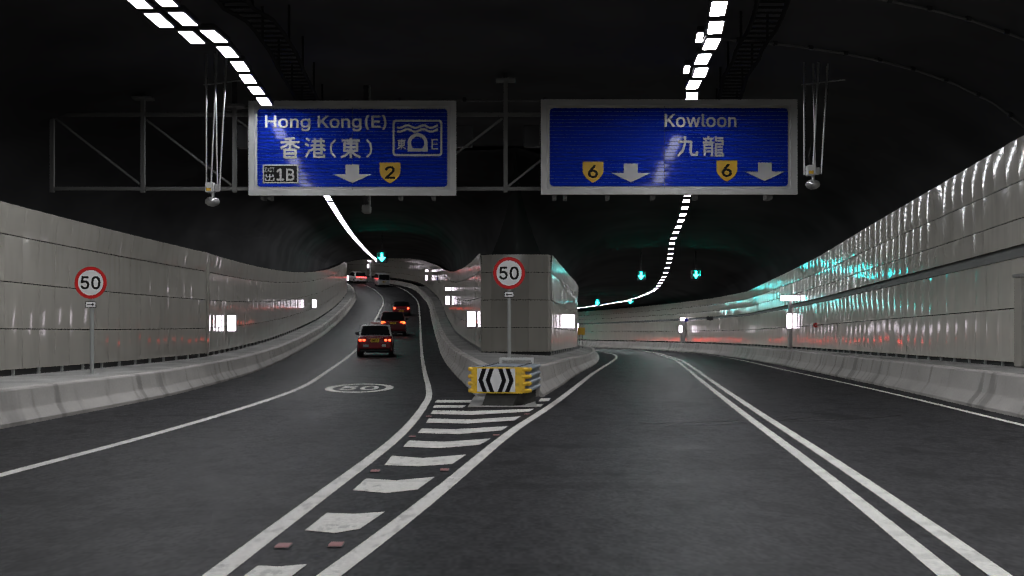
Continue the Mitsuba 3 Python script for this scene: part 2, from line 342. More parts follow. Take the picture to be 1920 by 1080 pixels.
barrier('concrete_barrier', 'long pale concrete kerb barrier along the far right of the level road', right_toe, 1, WALK_R, z0)
def walkway(pa, oa, pb, ob, za, zb, label, n=260, thick=0.0):
    sa, sb = np.linspace(0, pa.L, n), np.linspace(0, pb.L, n)
    A, B = pa.at(sa) + pa.right(sa) * oa, pb.at(sb) + pb.right(sb) * ob
    P = np.stack([np.c_[A * (1 - t) + B * t, (za(A[:, 1]) * (1 - t) + zb(B[:, 1]) * t)] for t in np.linspace(0, 1, 4)], 1)
    return whole('walkway', grid(P), 'walkway_concrete', label, kind='structure')
left_wall_all = Path.__new__(Path).set(np.vstack([left_wall_a.p, left_wall_b.p]))
walkway(left_toe, -0.45, left_wall_all, -0.3, lambda y: z_left(y) - 0.006, lambda y: z_left(y) - 0.006, 'raised concrete walkway between the left barrier and the panelled wall')
walkway(right_toe, 0.45, right_wall, 0.3, flat(WALK_R - 0.006), flat(WALK_R - 0.006), 'raised concrete walkway behind the right barrier')
# the deck of the nose, between its two barriers
yy = np.r_[np.arange(29.7, 47, 1.0), np.arange(47, 176, 2.0)]
def x_at(path, y): return np.interp(y, path.p[:, 1], path.p[:, 0])
A = np.c_[x_at(nose_left_toe, yy) + 0.4, yy, z_nose_l(yy) - 0.026]; B = np.c_[x_at(nose_right_toe, yy) - 0.4, yy, H_NR(yy) - 0.006]
C1 = np.c_[x_at(nose_left_wall, np.maximum(yy, 47.6)) + 0.5, yy, A[:, 2]]; D1 = np.c_[x_at(nose_right_wall, np.maximum(yy, 47.6)) + 0.02, yy, yy * 0 + WALK_N - 0.026]
C1[:, 0] = np.maximum(C1[:, 0], A[:, 0] + 0.1); D1[:, 0] = np.minimum(D1[:, 0], B[:, 0] - 0.1)
whole('walkway', grid(np.stack([A, C1, D1, B], 1)), 'walkway_concrete', 'raised concrete deck of the nose where the two roads part', kind='structure')
# its blunt front
k = thing('nose_block', 'blunt concrete end of the nose just behind the crash cushion', 'concrete block')
part(k, 'body', bx(-0.62, 0.50, 29.45, 30.6, 0.0, WALK_N - 0.03, 0.04), 'concrete')
part(k, 'plinth', bx(-0.88, 0.50, 25.35, 29.5, 0.004, 0.02, 0.008), 'walkway_concrete')

# ---------------------------------------------------------------- panelled walls
def panel_mesh(path, s0, s1, za, zb, side, lean0, lean1, n, m, bulge=1.0):
    """One cladding panel: a slightly buckled tray. side: the road lies to the right (+1) or left (-1) of the path."""
    u, w = np.linspace(0, 1, n), np.linspace(0, 1, m)
    U, W = np.meshgrid(u, w, indexing='ij')
    gu = 0.005
    S = s0 + gu + (s1 - s0 - 2 * gu) * U
    # a flat chord between the two ends, so that the wall is faceted panel by panel
    e0, e1 = path.at(s0 + gu), path.at(s1 - gu)
    C = e0 + (e1 - e0) * U[..., None]
    d = (e1 - e0) / np.linalg.norm(e1 - e0); N = np.array([d[1], -d[0]]) * side
    a = bulge * (0.0070 + 0.0040 * abs(rng.normal())) * (1 if rng.random() < 0.9 else -0.6)
    b = bulge * rng.normal(0, 0.002); tu, tw = rng.normal(0, 0.004, 2) * bulge; ph = rng.random() * 6.28
    D = a * 4 * U * (1 - U) * (0.86 + 0.14 * 4 * W * (1 - W)) + b * np.sin(6.28 * U + ph) * (W - 0.5) + tu * (U - 0.5) + tw * (W - 0.5)
    lean = lean0 + (lean1 - lean0) * W
    XY = C + N * (D + lean)[..., None]
    zc0, zc1 = za(C[..., 1]) + 0.011, zb(C[..., 1]) - 0.011
    P = np.concatenate([XY, (zc0 + (zc1 - zc0) * W)[..., None]], -1)
    front = grid(P if side > 0 else P[:, ::-1])
    rim = np.concatenate([P[:, 0], P[-1, 1:], P[::-1, -1][1:], P[0, ::-1][1:]])
    back = rim.copy(); back[:, :2] -= N * 0.03
    q = len(rim); i = np.arange(q - 1)
    edge = trimesh.Trimesh(np.vstack([rim, back]), np.vstack([np.stack([i, i + 1, i + 1 + q], 1), np.stack([i, i + 1 + q, i + q], 1)]), process=False)
    return front, edge
def panel_arrays(*a, **k):
    f, e = panel_mesh(*a, **k)
    return trimesh.Trimesh(np.vstack([f.vertices, e.vertices]), np.vstack([f.faces, e.faces + len(f.vertices)]), process=False)
def wall(name, label, path, side, rows, s_near, s_far, width=1.0, s_start=0.0, s_end=None, tone=0, bulge=1.0):
    """rows: list of (z low, z high, lean low, lean high) as functions of y / numbers. Panels between s_near and s_far are parts; the others are one part."""
    k = thing(name, label, 'wall')
    s_end = path.L if s_end is None else s_end
    far = []
    n = int(round((s_end - s_start) / width)); ed = np.linspace(s_start, s_end, n + 1)
    for i in range(n):
        for za, zb, l0, l1 in rows:
            near = s_near <= ed[i] < s_far
            far_res = (5, 4) if ed[i] < s_far + 60 else (4, 3)
            m = panel_arrays(path, ed[i], ed[i + 1], za, zb, side, l0, l1, *((6, 4) if near else far_res), bulge=bulge)
            if near: part(k, 'panel', m, f'enamel_{tone + rng.integers(3)}', smooth=True)
            else: far.append(m)
    if far: part(k, 'panel_field', cat(*far), f'enamel_{tone}', smooth=True, kind='stuff')
    # dark carcass behind the panels, and the brackets in the slot under them
    ss = np.linspace(s_start, s_end, max(2, int((s_end - s_start) / 1.5))); C = path.at(ss); N = path.right(ss) * side
    zt = rows[-1][1](C[:, 1]) - 0.05; zb_ = rows[0][0](C[:, 1]) - 0.16; lt = rows[-1][3]
    P = np.stack([np.c_[C - N * 0.05, zb_], np.c_[C - N * 0.05, zt - 0.6], np.c_[C + N * (lt - 0.06), zt], np.c_[C - N * 0.5, zt]], 1)
    part(k, 'carcass', grid(P), 'black_rubber')
    br = []
    for s in np.arange(s_start + 0.5, min(s_end, s_far + 25), 1.5):
        c = path.at(s); nn = path.right(s) * side; z = float(rows[0][0](c[1]))
        p = c - nn * 0.02
        br.append(bx(p[0] - 0.03, p[0] + 0.03, p[1] - 0.03, p[1] + 0.03, z - 0.14, z + 0.02))
    if br: part(k, 'bracket_row', cat(*br), 'galvanised', kind='stuff')
    return k
def lin(y0, v0, y1, v1): return lambda y: np.interp(y, [y0, y1], [v0, v1])
def over(base, f, scale): return lambda y: base(y) + f * scale(y)
hA = lin(45, 1.0, 150, 1.18)
LR = [(0.12, 1.0), (1.0, 2.0), (2.0, 3.0)]
def stack(base, sc, top=3.65, lean=0.10):
    r = [(over(base, a, sc), over(base, b, sc), 0.0, 0.0) for a, b in LR]
    return r + [(over(base, 3.0, sc), over(base, top, sc), 0.0, lean)]
wl = wall('tunnel_wall', 'pale glossy panel wall at the near left, behind the left speed limit sign', left_wall_a, 1, stack(z_left, flat(1.0)), left_wall_a.s_at_y(20), left_wall_a.L + 1, bulge=1.6)
wall('tunnel_wall', 'pale glossy panel wall following the left side of the slip road up to the bend', left_wall_b, 1, stack(z_left, hA), 0, left_wall_b.s_at_y(62), bulge=1.4)
# pilaster between the two left walls
c = left_wall_a.p[-1]
part(wl, 'end_trim', bx(c[0] - 0.06, c[0] + 0.03, c[1] + 0.02, c[1] + 0.32, z_left(45) + 0.1, z_left(45) + 3.66, 0.01), 'enamel_1')
nl = lambda y: np.interp(y, [47, 76, 107, 150, 200], [1.0, 1.06, 1.12, 1.05, 0.85])
wn = wall('tunnel_wall', 'glossy panel wall on the right of the slip road, from the nose round the far bend', nose_left_wall, -1, stack(z_nose_l, nl, lean=0.05), 0, 18, bulge=1.3)
wall('tunnel_wall', 'glossy panel wall of the nose facing the level road, mirroring green', nose_right_wall, 1, stack(flat(WALK_N), lin(47, 1.02, 72, 0.93), lean=0.05), 0, 30, bulge=1.5)
# front of the nose: three facets
fk = thing('tunnel_wall', 'matt grey panelled end wall of the nose behind the central speed limit sign', 'wall')
fp = [(-1.14, 47.55), (-0.76, 47.15), (0.6, 47.05), (1.32, 47.25), (1.44, 47.55)]
for (xa, ya), (xb, yb) in zip(fp[:-1], fp[1:]):
    q = Path([(xa, ya), (xb, yb)], 0.1)
    for za, zb, l0, l1 in stack(flat(WALK_N), flat(1.02), lean=0.0):
        part(fk, 'panel', panel_arrays(q, 0, q.L, za, zb, 1, 0, 0, 6, 4, bulge=0.35), f'enamel_{rng.integers(3)}', smooth=True)
fpp = np.array(fp) + [0, 0.06]
part(fk, 'carcass', grid(np.stack([np.c_[fpp, fpp[:, 0] * 0 + WALK_N - 0.05], np.c_[fpp, fpp[:, 0] * 0 + WALK_N + 3.68]], 1)), 'black_rubber')
# the roof of the nose
yn = np.arange(47.3, 110, 2.0)
part(fk, 'roof', grid(np.stack([np.c_[x_at(nose_left_wall, yn) + 0.06, yn, z_nose_l(yn) + 3.6], np.c_[x_at(nose_right_wall, yn) - 0.06, yn, yn * 0 + WALK_N + 3.3]], 1)), 'black_rubber')
def rz(a, b): return lin(29, a, 85, b)
RR = [(rz(0.80, 0.80), rz(2.05, 1.75), 0, 0), (rz(2.05, 1.75), rz(3.2, 2.7), 0, 0), (rz(3.46, 2.85), rz(4.06, 3.3), 0.05, 0.05), (rz(4.06, 3.3), rz(4.89, 3.8), 0.05, 0.07), (rz(4.89, 3.8), rz(5.85, 4.32), 0.07, 0.13)]
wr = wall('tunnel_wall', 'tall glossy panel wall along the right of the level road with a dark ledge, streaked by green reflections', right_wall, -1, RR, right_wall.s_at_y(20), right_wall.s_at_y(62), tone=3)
ss = np.arange(0, right_wall.L, 1.0); C = right_wall.at(ss); N = -right_wall.right(ss)
lo, hi = rz(3.2, 2.7)(C[:, 1]), rz(3.46, 2.85)(C[:, 1])
part(wr, 'ledge', grid(np.stack([np.c_[C + N * 0.03, lo - 0.005], np.c_[C + N * 0.03, lo + 0.035], np.c_[C - N * 0.035, lo + 0.035], np.c_[C - N * 0.035, hi + 0.02]], 1)), 'recess_grey')

# ---------------------------------------------------------------- the vault
def arch(xa, za, xb, zb, top, n=28, e=2.6):
    t = np.linspace(-1, 1, n); t = np.sign(t) * np.abs(t) ** 0.8
    zz = np.interp(t, [-1, 1], [za, zb]); b = np.maximum(top - zz, 0.1)
    return np.stack([np.interp(t, [-1, 1], [xa, xb]), zz + b * (1 - np.abs(t) ** e) ** (1 / e)], 1)
YB = 51.0
yc = np.arange(-24, YB + 0.1, 2.5)
def cav(y): return arch(-16.0, 3.4, x_at(right_wall, y) + 2.0, 3.6, 8.95, e=2.9)
rows = [np.c_[cav(y)[:, 0], np.full(28, y), cav(y)[:, 1]] for y in yc]
ceil = whole('tunnel_ceiling', grid(np.array(rows)), 'ceiling_paint', 'near black painted vault over the fork', kind='structure', smooth=True)
lamp_zl = lambda y: 7.8 + max(0.0, y - 35) * 0.0215 + (0.0 if y < 157 else min(1.0, (y - 157) / 8) * (float(zl(y)) + 5.3 - 7.8 - (y - 35) * 0.0215))
lamp_zr = lambda y: float(np.interp(y, [35, 58.7, 66, 74, 84, 92, 103, 118, 140, 170], [7.8, 7.61, 7.3, 6.9, 6.24, 5.55, 4.97, 4.6, 4.37, 4.37]))
rowsL, innerL, innerR = [], [], []
for y in np.r_[YB, np.arange(54, 196, 3.0)]:
    x0, x1 = x_at(left_wall_b, y) - 0.9, x_at(nose_left_wall, y) + 0.9
    f = np.clip((y - YB) / 30, 0, 1); f = f * f * (3 - 2 * f)
    a = arch(-16.0 * (1 - f) + x0 * f, 3.4 * (1 - f) + (float(z_left(y)) + 2.9) * f, 0.15 * (1 - f) + x1 * f, 8.9 * (1 - f) + (float(z_left(y)) + 2.9) * f, lamp_zl(y) + (0.8 if y < 100 else 0.32 + 0.43 * max(0.0, (130 - y) / 30)), e=2.6); innerL.append([a[-1, 0], y, a[-1, 1]]); rowsL.append(np.c_[a[:, 0], np.full(28, y), a[:, 1]])
part(ceil, 'slip_road_vault', grid(np.array(rowsL)), 'ceiling_paint', smooth=True)
yend = np.array([195.0, 225.0]); sl = np.array([[[-70, y, z_left(195) + 3.9], [-12, y, z_left(195) + 3.9]] for y in yend])
part(ceil, 'bend_roof', grid(sl), 'ceiling_paint')
rowsR = []
for y in np.r_[YB, np.arange(54, 178, 3.0)]:
    x0, x1 = x_at(nose_right_wall, y) - 0.9, x_at(right_wall, y) + 0.9
    f = np.clip((y - YB) / 30, 0, 1); f = f * f * (3 - 2 * f)
    a = arch(0.15 * (1 - f) + x0 * f, 8.9 * (1 - f) + 3.5 * f, (x_at(right_wall, y) + 2.0) * (1 - f) + x1 * f, 3.6, lamp_zr(y) + 0.75, e=2.6); innerR.append([a[0, 0], y, a[0, 1]]); rowsR.append(np.c_[a[:, 0], np.full(28, y), a[:, 1]])
part(ceil, 'level_road_vault', grid(np.array(rowsR)), 'ceiling_paint', smooth=True)
for pts, nm in ((innerL, 'slip_road_spandrel'), (innerR, 'level_road_spandrel')):
    pts = np.array(pts[:18]); lowp = pts.copy(); lowp[:, 2] = np.minimum(pts[:, 2] - 0.1, 3.8); part(ceil, nm, grid(np.stack([pts, lowp], 1)), 'tray_metal')  # spandrels blacker than the vault paint: shade put into the colour against lamplight
# arched conduits on the vault
for y, t0, t1, lab in ((26.5, 18, 26.5, 'arched pipe on the near right part of the vault'), (31.5, 18, 26.5, 'second arched pipe along the right haunch of the vault'), (40.5, 7, 20, 'thin arched pipe crossing the vault just behind the sign gantry')):
    a = cav(y); ctr = np.array([0, 4.0]); a2 = a + (ctr - a) / np.linalg.norm(ctr - a, axis=1, keepdims=True) * 0.10
    t = np.linspace(t0, t1, 90); P = np.c_[np.interp(t, range(28), a2[:, 0]), np.full(90, y), np.interp(t, range(28), a2[:, 1])]
    k = thing('conduit', lab, 'pipe'); part(k, 'pipe', sweep(P, 0.026), 'dull_steel', smooth=True)
    for q in range(6, 86, 9):
        p = P[q]; part(k, 'clip', bx(p[0] - 0.05, p[0] + 0.05, y - 0.05, y + 0.05, p[2] - 0.035, p[2] + 0.1, 0.01), 'dark_metal')

# ---------------------------------------------------------------- ceiling lamps
def lamp(x, y, z, ang, w=0.30, L=1.22, label='', group=''):
    k = thing('ceiling_lamp', label, 'lamp', group)
    R = trimesh.transformations.rotation_matrix(-ang, [0, 0, 1]); R[:3, 3] = [x, y, z]
    h = bx(-w / 2 - 0.04, w / 2 + 0.04, -L / 2 - 0.05, L / 2 + 0.05, 0.012, 0.14, 0.02); h.apply_transform(R)
    part(k, 'housing', h, 'dark_metal')
    r = 0.05; o = sbox(-w / 2 + r, -L / 2 + r, w / 2 - r, L / 2 - r).buffer(r, 4)
    pts = np.array(o.exterior.coords)[:-1]; d = trimesh.Trimesh(np.c_[pts, pts[:, 0] * 0], [[0, i, i + 1] for i in range(1, len(pts) - 1)], process=False)
    d.apply_transform(R); part(k, 'diffuser', d, 'lamp_white', emit=LAMP)
yL = [24.4, 25.9, 27.3, 28.6, 30.1, 31.7, 33.3, 34.9, 62, 68.8, 99, 134, 157, 172, 182, 192]
xL = [-6.62, -6.62, -6.35, -6.39, -6.43, -6.56, -6.66, -6.76, -9.1, -9.75, -12.4, -15.0, -16.6, -18.9, -22.0, -27.0]
fL = PchipInterpolator([-12] + yL, [-6.6] + xL)
fR = PchipInterpolator([-12, 20, 24.6, 26.3, 28.2, 29.5, 31.2, 32.6, 34.1, 58.7, 66, 74, 84, 92, 103, 118, 140, 152, 166], [3.0, 3.75, 3.99, 4.19, 4.37, 4.40, 4.58, 4.62, 4.79, 8.0, 8.7, 9.3, 10.3, 10.9, 11.4, 10.8, 7.6, 5.2, 2.0])
ORD = 'first second third fourth fifth sixth seventh eighth ninth tenth eleventh twelfth thirteenth fourteenth fifteenth sixteenth seventeenth eighteenth nineteenth twentieth'.split()
def place(fx, fz, y0, y1, g):
    y = y0
    while y < y1:
        a = math.atan2(float(fx(y + 0.3) - fx(y - 0.3)), 0.6)
        dense_ = y < 40
        if 35.0 < y < 38.5: y += 1.52; continue
        if y < 23.5: lab, gg = f'white rectangular lamp of the {g} ceiling row, above the camera', f'lamps of the {g} ceiling row above the camera'
        elif dense_ and y < 34.9: lab, gg = f'{ORD[int(round((34.7 - y) / 1.52))]} white lamp of the {g} ceiling row, counting up from the {g} blue sign', f'lamps of the {g} ceiling row'
        elif dense_: lab, gg = f'white lamp of the {g} ceiling row hidden behind the {g} blue sign', f'lamps of the {g} ceiling row behind the sign'
        else:
            q = math.floor((y - (66 if g == 'left' else 58)) / 2.35)
            if 0 <= q < 20: lab, gg = f'{ORD[q]} small lamp of the {g} ceiling row, counting down from the {g} blue sign', f'lamps of the {g} ceiling row'
            elif q < 0: lab, gg = f'white lamp of the {g} ceiling row hidden behind the {g} blue sign', f'lamps of the {g} ceiling row behind the sign'
            else: lab, gg = f'tiny lamp in the far part of the {g} ceiling row, merging into one bright line', f'far lamps of the {g} ceiling row'
        lamp(float(fx(y)), y, fz(y), a, 0.30, 1.12 if dense_ else (1.3 if g == 'left' else 1.5), lab, gg)
        y += 1.52 if dense_ else 2.35
place(fL, lamp_zl, -6.14, 157, 'left')
place(fL, lamp_zl, 165.5, 192, 'left')
place(fR, lamp_zr, -5.42, 166, 'right')
for i, (y, x) in enumerate(((27.4, -6.85), (25.9, -7.14), (24.4, -7.15), (22.9, -7.15))):
    lamp(x, y, 7.8, 0.0, 0.30, 1.15, f'{ORD[i]} white lamp from the far end of the short outer row at the upper left', 'lamps of the short outer row')
for i in range(20):  # row out of view, added to brighten the right wall and barrier
    y = 20.4 - 1.4 * i
    lamp(float(fR(y)) + 4.0, y, 7.6, 0.05, 0.34, 1.3, 'unseen white lamp of an outermost right row, added to brighten the right wall', 'lamps of the unseen row added on the right')
for y, x, l in ((27.65, 4.1, 'upper'), (31.0, 4.28, 'lower')):
    lamp(x - 0.05, y, 7.86, 0.1, 0.06, 0.9, f'slim lit strip just left of the right ceiling row, the {l} one', 'slim strips beside the right ceiling row')
# cable trays beside the lamps
for fx, fz, dx, lab in ((fL, lamp_zl, 0.75, 'dark ladder cable tray hung beside the left lamp row'), (fR, lamp_zr, 0.8, 'dark ladder cable tray hung beside the right lamp row')):
    k = thing('cable_tray', lab, 'cable tray'); yy = np.arange(-6, 48, 1.0)
    for o in (0.0, 0.6):
        part(k, 'rail', sweep(np.c_[fx(yy) + dx + o, yy, [fz(y) + 0.28 for y in yy]], 0.05, 4), 'tray_metal')
    part(k, 'rungs', cat(*[bx(float(fx(y)) + dx, float(fx(y)) + dx + 0.6, y - 0.03, y + 0.03, fz(y) + 0.26, fz(y) + 0.3) for y in np.arange(-6, 47, 0.45)]), 'tray_metal', kind='stuff')
    for y in np.arange(-4, 47, 3.0):
        for o in (0.0, 0.6):
            part(k, 'hanger', bx(float(fx(y)) + dx + o - 0.025, float(fx(y)) + dx + o + 0.025, y - 0.025, y + 0.025, fz(y) + 0.3, 8.95), 'tray_metal')

# ---------------------------------------------------------------- lettering
def strokes(lines, w):
    return unary_union([LineString(l).buffer(w / 2, cap_style=2, join_style=2) for l in lines])
CJK = {
 'xiang': [[(74, 97), (24, 91)], [(4, 77), (96, 77)], [(50, 93), (50, 46)], [(47, 76), (30, 60), (4, 47)], [(53, 76), (70, 60), (96, 47)], [(24, 45), (24, -2)], [(76, 45), (76, -2)], [(24, 40), (76, 40)], [(24, 21), (76, 21)], [(24, 2), (76, 2)]],
 'gang': [[(6, 96), (24, 84)], [(1, 70), (19, 58)], [(4, 2), (24, 40)], [(33, 82), (97, 82)], [(28, 61), (99, 61)], [(49, 98), (49, 61)], [(78, 98), (78, 61)], [(51, 61), (43, 46), (27, 33)], [(74, 61), (84, 46), (99, 35)], [(45, 41), (80, 41), (80, 22), (46, 22)], [(46, 41), (46, 4), (92, 4), (92, 16)]],
 'dong': [[(6, 85), (94, 85)], [(50, 98), (50, -2)], [(20, 71), (80, 71), (80, 35), (20, 35), (20, 76)], [(20, 53), (80, 53)], [(47, 34), (30, 16), (3, 3)], [(53, 34), (70, 16), (97, 3)]],
 'jiu': [[(6, 70), (66, 70), (64, 18), (70, 7), (92, 7), (95, 24)], [(38, 98), (37, 60), (28, 28), (4, 1)]],
 'long': [[(27, 99), (27, 87)], [(3, 85), (51, 85)], [(14, 82), (18, 70)], [(41, 82), (37, 70)], [(1, 66), (54, 66)], [(10, 0), (10, 55), (45, 55), (45, 3), (35, 3)], [(10, 39), (45, 39)], [(10, 23), (45, 23)], [(62, 98), (62, 73)], [(62, 88), (96, 88)], [(62, 75), (94, 75), (94, 59), (62, 59), (62, 3), (96, 3), (96, 14)], [(68, 45), (94, 45)], [(68, 31), (94, 31)], [(68, 17), (94, 17)]],
 'chu': [[(50, 98), (50, 4)], [(14, 86), (14, 56), (86, 56), (86, 86)], [(6, 38), (6, 4), (94, 4), (94, 38)]],
}
class Board:
    """A flat sign in the plane y = const: turns zoomed picture coordinates into metres on the board."""
    def __init__(self, y, ox, oy, sc): self.y, self.ox, self.oy, self.sc = y, ox, oy, sc
    def p(self, x, y):
        w = V(self.ox + x / self.sc, self.oy + y / self.sc, self.y); return (w[0], w[2])
    def d(self, n): return n / self.sc / F * self.y
    def up(self, m, lift):
        """From the xy plane to the board, lift metres before it."""
        m = m.copy(); v = m.vertices; m.vertices = np.c_[v[:, 0], self.y - lift - v[:, 2], v[:, 1]]; return m
    def poly(self, g, lift, th=0.004): return self.up(extr(g, th), lift)
    def rect(self, x0, y0, x1, y1, r=0):
        (a, b), (c, d) = self.p(x0, y0), self.p(x1, y1); r = self.d(r)
        g = sbox(min(a, c) + r, min(b, d) + r, max(a, c) - r, max(b, d) - r)
        return g.buffer(r, 8) if r else g
    def glyph(self, name, x0, y0, x1, y1, w=12):
        (a, b), (c, d) = self.p(x0, y1), self.p(x1, y0)
        return affinity.translate(affinity.scale(strokes(CJK[name], w), (c - a) / 100, (d - b) / 100, origin=(0, 0)), a, b)
    def word(self, s, x0, y0, x1, y1, lift, bold=False, th=0.004):
        """The word fitted to the rectangle (of its ink)."""
        (a, b), (c, d) = self.p(x0, y1), self.p(x1, y0)
        m = centred(text(s, 1.0, th, bold), c - a, d - b); m.apply_translation([(a + c) / 2, (b + d) / 2, 0]); return self.up(m, lift)
    def pts(self, l): return Polygon([self.p(*q) for q in l])

def direction_sign(B, label, fr, wh, bl, jx, build):
    k = thing('direction_sign', label, 'road sign', 'blue direction signs on the gantry')
    # frame
    g = B.rect(*fr).difference(B.rect(wh[0] + 4, wh[1] + 4, wh[2] - 4, wh[3] - 4))
    m = extr(g, 0.16); v = m.vertices; m.vertices = np.c_[v[:, 0], B.y - 0.05 + v[:, 2], v[:, 1]]; part(k, 'frame', m, 'sign_frame')
    # planks of the face: two bays of horizontal extrusions, each a little out of true
    (xa, zb), (xb, zt) = B.p(wh[0], wh[3]), B.p(wh[2], wh[1]); xj = B.p(jx, 0)[0]
    n = int(round((zt - zb) / 0.105)); ed = np.linspace(zb, zt, n + 1)
    for nm, x0, x1 in (('face_bay', xa, xj - 0.006), ('face_bay', xj + 0.006, xb)):
        ms = []
        for i in range(n):
            t = rng.normal(0, 0.0018, 4)
            q = bx(x0, x1, B.y - 0.012, B.y + 0.02, ed[i] + 0.001, ed[i + 1] - 0.001, 0.0025)
            v = q.vertices; f = v[:, 1] < B.y
            v[f, 1] += (t[0] * (v[f, 2] > (ed[i] + ed[i + 1]) / 2) + t[1] * (v[f, 0] > (x0 + x1) / 2)) * 0.6
            q.vertices = v; ms.append(q)
        part(k, nm, cat(*ms), 'sign_white', kind='stuff')
    blue = B.rect(*bl, 28)
    cut = sbox(xj - 0.006, zb - 1, xj + 0.006, zt + 1)
    rowsb = []
    gl = [sbox(xa - 1, ed[i] + 0.0025, xb + 1, ed[i + 1] - 0.0025) for i in range(n)]
    ms = []
    for s in gl:
        for piece in getattr(blue.intersection(s).difference(cut), 'geoms', [blue.intersection(s).difference(cut)]):
            if piece.is_empty: continue
            q = B.poly(piece, 0.0, 0.003); tl = 0.19 + rng.normal(0, 0.02); v = q.vertices; z0_ = s.bounds[1]
            q.vertices = np.c_[v[:, 0], v[:, 1] - 0.0375 + (v[:, 2] - z0_) * tl, v[:, 2]]; ms.append(q)
    part(k, 'blue_field', cat(*ms), 'sign_blue', kind='stuff')
    build(k)
    return k
LIFT = 0.0415
def arrow(B, k, x0, x1, y0, y1, h0, h1, tip):
    part(k, 'arrow', B.poly(B.pts([(x0, y0), (x1, y0), (x1, y1), (h1, y1), tip, (h0, y1), (x0, y1)]), LIFT), 'sign_white')
def shield(B, k, x0, y0, x1, y1, num):
    xm = (x0 + x1) / 2; h = y1 - y0; w = (x1 - x0) / 2; pts = [(x0, y0), (x1, y0)]
    for t in np.linspace(0, 1, 9): pts.append((xm + w * math.cos(t * math.pi / 2) ** 0.8 if t < 1 else xm, y0 + h * (0.42 + 0.58 * t ** 0.95)))
    for t in np.linspace(1, 0, 9)[1:]: pts.append((xm - w * math.cos(t * math.pi / 2) ** 0.8, y0 + h * (0.42 + 0.58 * t ** 0.95)))
    s = part(k, 'route_shield', B.poly(B.pts(pts).buffer(0), LIFT), 'sign_yellow', label=f'yellow route shield with black number {num}')
    part(s, 'number', B.word(num, xm - 0.24 * (x1 - x0), y0 + 0.17 * h, xm + 0.24 * (x1 - x0), y0 + 0.78 * h, LIFT + 0.004, True), 'sign_black')
B1 = Board(36.0, 440, 170, 4.364)
def left_face(k):
    B = B1
    part(k, 'place_name', cat(B.word('Hong Kong(E)', 250, 200, 1245, 335, LIFT, True)), 'sign_white')
    par = lambda x0, x1, y0, y1, s: LineString([B.p(*q) for q in ([(x1, y0), (x0 + 8, y0 + (y1 - y0) * 0.25), (x0 + 4, (y0 + y1) / 2), (x0 + 8, y0 + (y1 - y0) * 0.75), (x1, y1)] if s else [(x0, y0), (x1 - 8, y0 + (y1 - y0) * 0.25), (x1 - 4, (y0 + y1) / 2), (x1 - 8, y0 + (y1 - y0) * 0.75), (x0, y1)])]).buffer(B.d(8.5), cap_style=2)
    for g in (B.glyph('xiang', 370, 385, 541, 552), B.glyph('gang', 576, 385, 746, 550), par(785, 828, 402, 548, True), B.glyph('dong', 866, 385, 1036, 552), par(1080, 1122, 402, 548, False)): part(k, 'character', B.poly(g, LIFT), 'sign_white')
    b = B.rect(1293, 240, 1700, 538, 28).difference(B.rect(1310, 257, 1683, 521, 16))
    ic = part(k, 'tunnel_emblem', B.poly(b, LIFT), 'sign_white', label='white emblem of a tunnel under waves')
    for y in (296, 327):
        t = np.linspace(0, 1, 60); w = LineString([B.p(1330 + 335 * a, y - 11 * math.cos(a * 6.28 * 2.6 + 2.2)) for a in t]).buffer(B.d(9), cap_style=2)
        part(ic, 'wave', B.poly(w, LIFT), 'sign_white')
    c = Point(B.p(1498, 432))
    outer = c.buffer(B.d(82), 24).intersection(B.rect(1400, 340, 1600, 470)).union(B.rect(1415, 460, 1582, 500))
    inner = c.buffer(B.d(54), 24).intersection(B.rect(1400, 340, 1600, 474)).union(B.rect(1458, 452, 1538, 474))
    part(ic, 'arch', B.poly(outer.difference(inner), LIFT), 'sign_white')
    part(ic, 'character', B.poly(B.glyph('dong', 1327, 396, 1405, 480, 11), LIFT), 'sign_white')
    part(ic, 'letter', B.word('E', 1612, 398, 1665, 482, LIFT), 'sign_white')
    e = part(k, 'exit_plate', B.poly(B.rect(232, 605, 523, 760), LIFT), 'sign_white', label='small black exit plate with white 1B')
    part(e, 'black_field', B.poly(B.rect(244, 617, 511, 748), LIFT + 0.004), 'sign_black')
    part(e, 'word', B.word('EXIT', 251, 632, 328, 668, LIFT + 0.008), 'sign_white')
    part(e, 'character', B.poly(B.glyph('chu', 250, 680, 328, 738, 13), LIFT + 0.008), 'sign_white')
    part(e, 'number', B.word('1B', 345, 640, 492, 738, LIFT + 0.008, True), 'sign_white')
    arrow(B, k, 908, 1020, 607, 684, 802, 1125, (965, 758)); shield(B, k, 1187, 590, 1357, 760, '2')
direction_sign(B1, 'blue gantry sign reading Hong Kong (E) with exit 1B, the left one', (115, 85, 1812, 858), (157, 122, 1770, 818), (188, 150, 1740, 787), 965, left_face)
B2 = Board(36.0, 990, 160, 3.623)
def right_face(k):
    B = B2
    part(k, 'place_name', B.word('Kowloon', 927, 195, 1415, 287, LIFT, True), 'sign_white')
    for gl in (('jiu', 1010, 343, 1156, 483), ('long', 1183, 343, 1330, 482, 10)): part(k, 'character', B.poly(B.glyph(*gl), LIFT), 'sign_white')
    shield(B, k, 370, 520, 512, 662, '6'); shield(B, k, 1278, 512, 1420, 655, '6')
    arrow(B, k, 650, 745, 533, 596, 563, 835, (698, 660)); arrow(B, k, 1560, 1655, 526, 588, 1470, 1742, (1605, 652))
direction_sign(B2, 'wide blue gantry sign reading Kowloon, the right one', (88, 97, 1828, 742), (122, 130, 1790, 712), (148, 156, 1764, 686), 925, right_face)
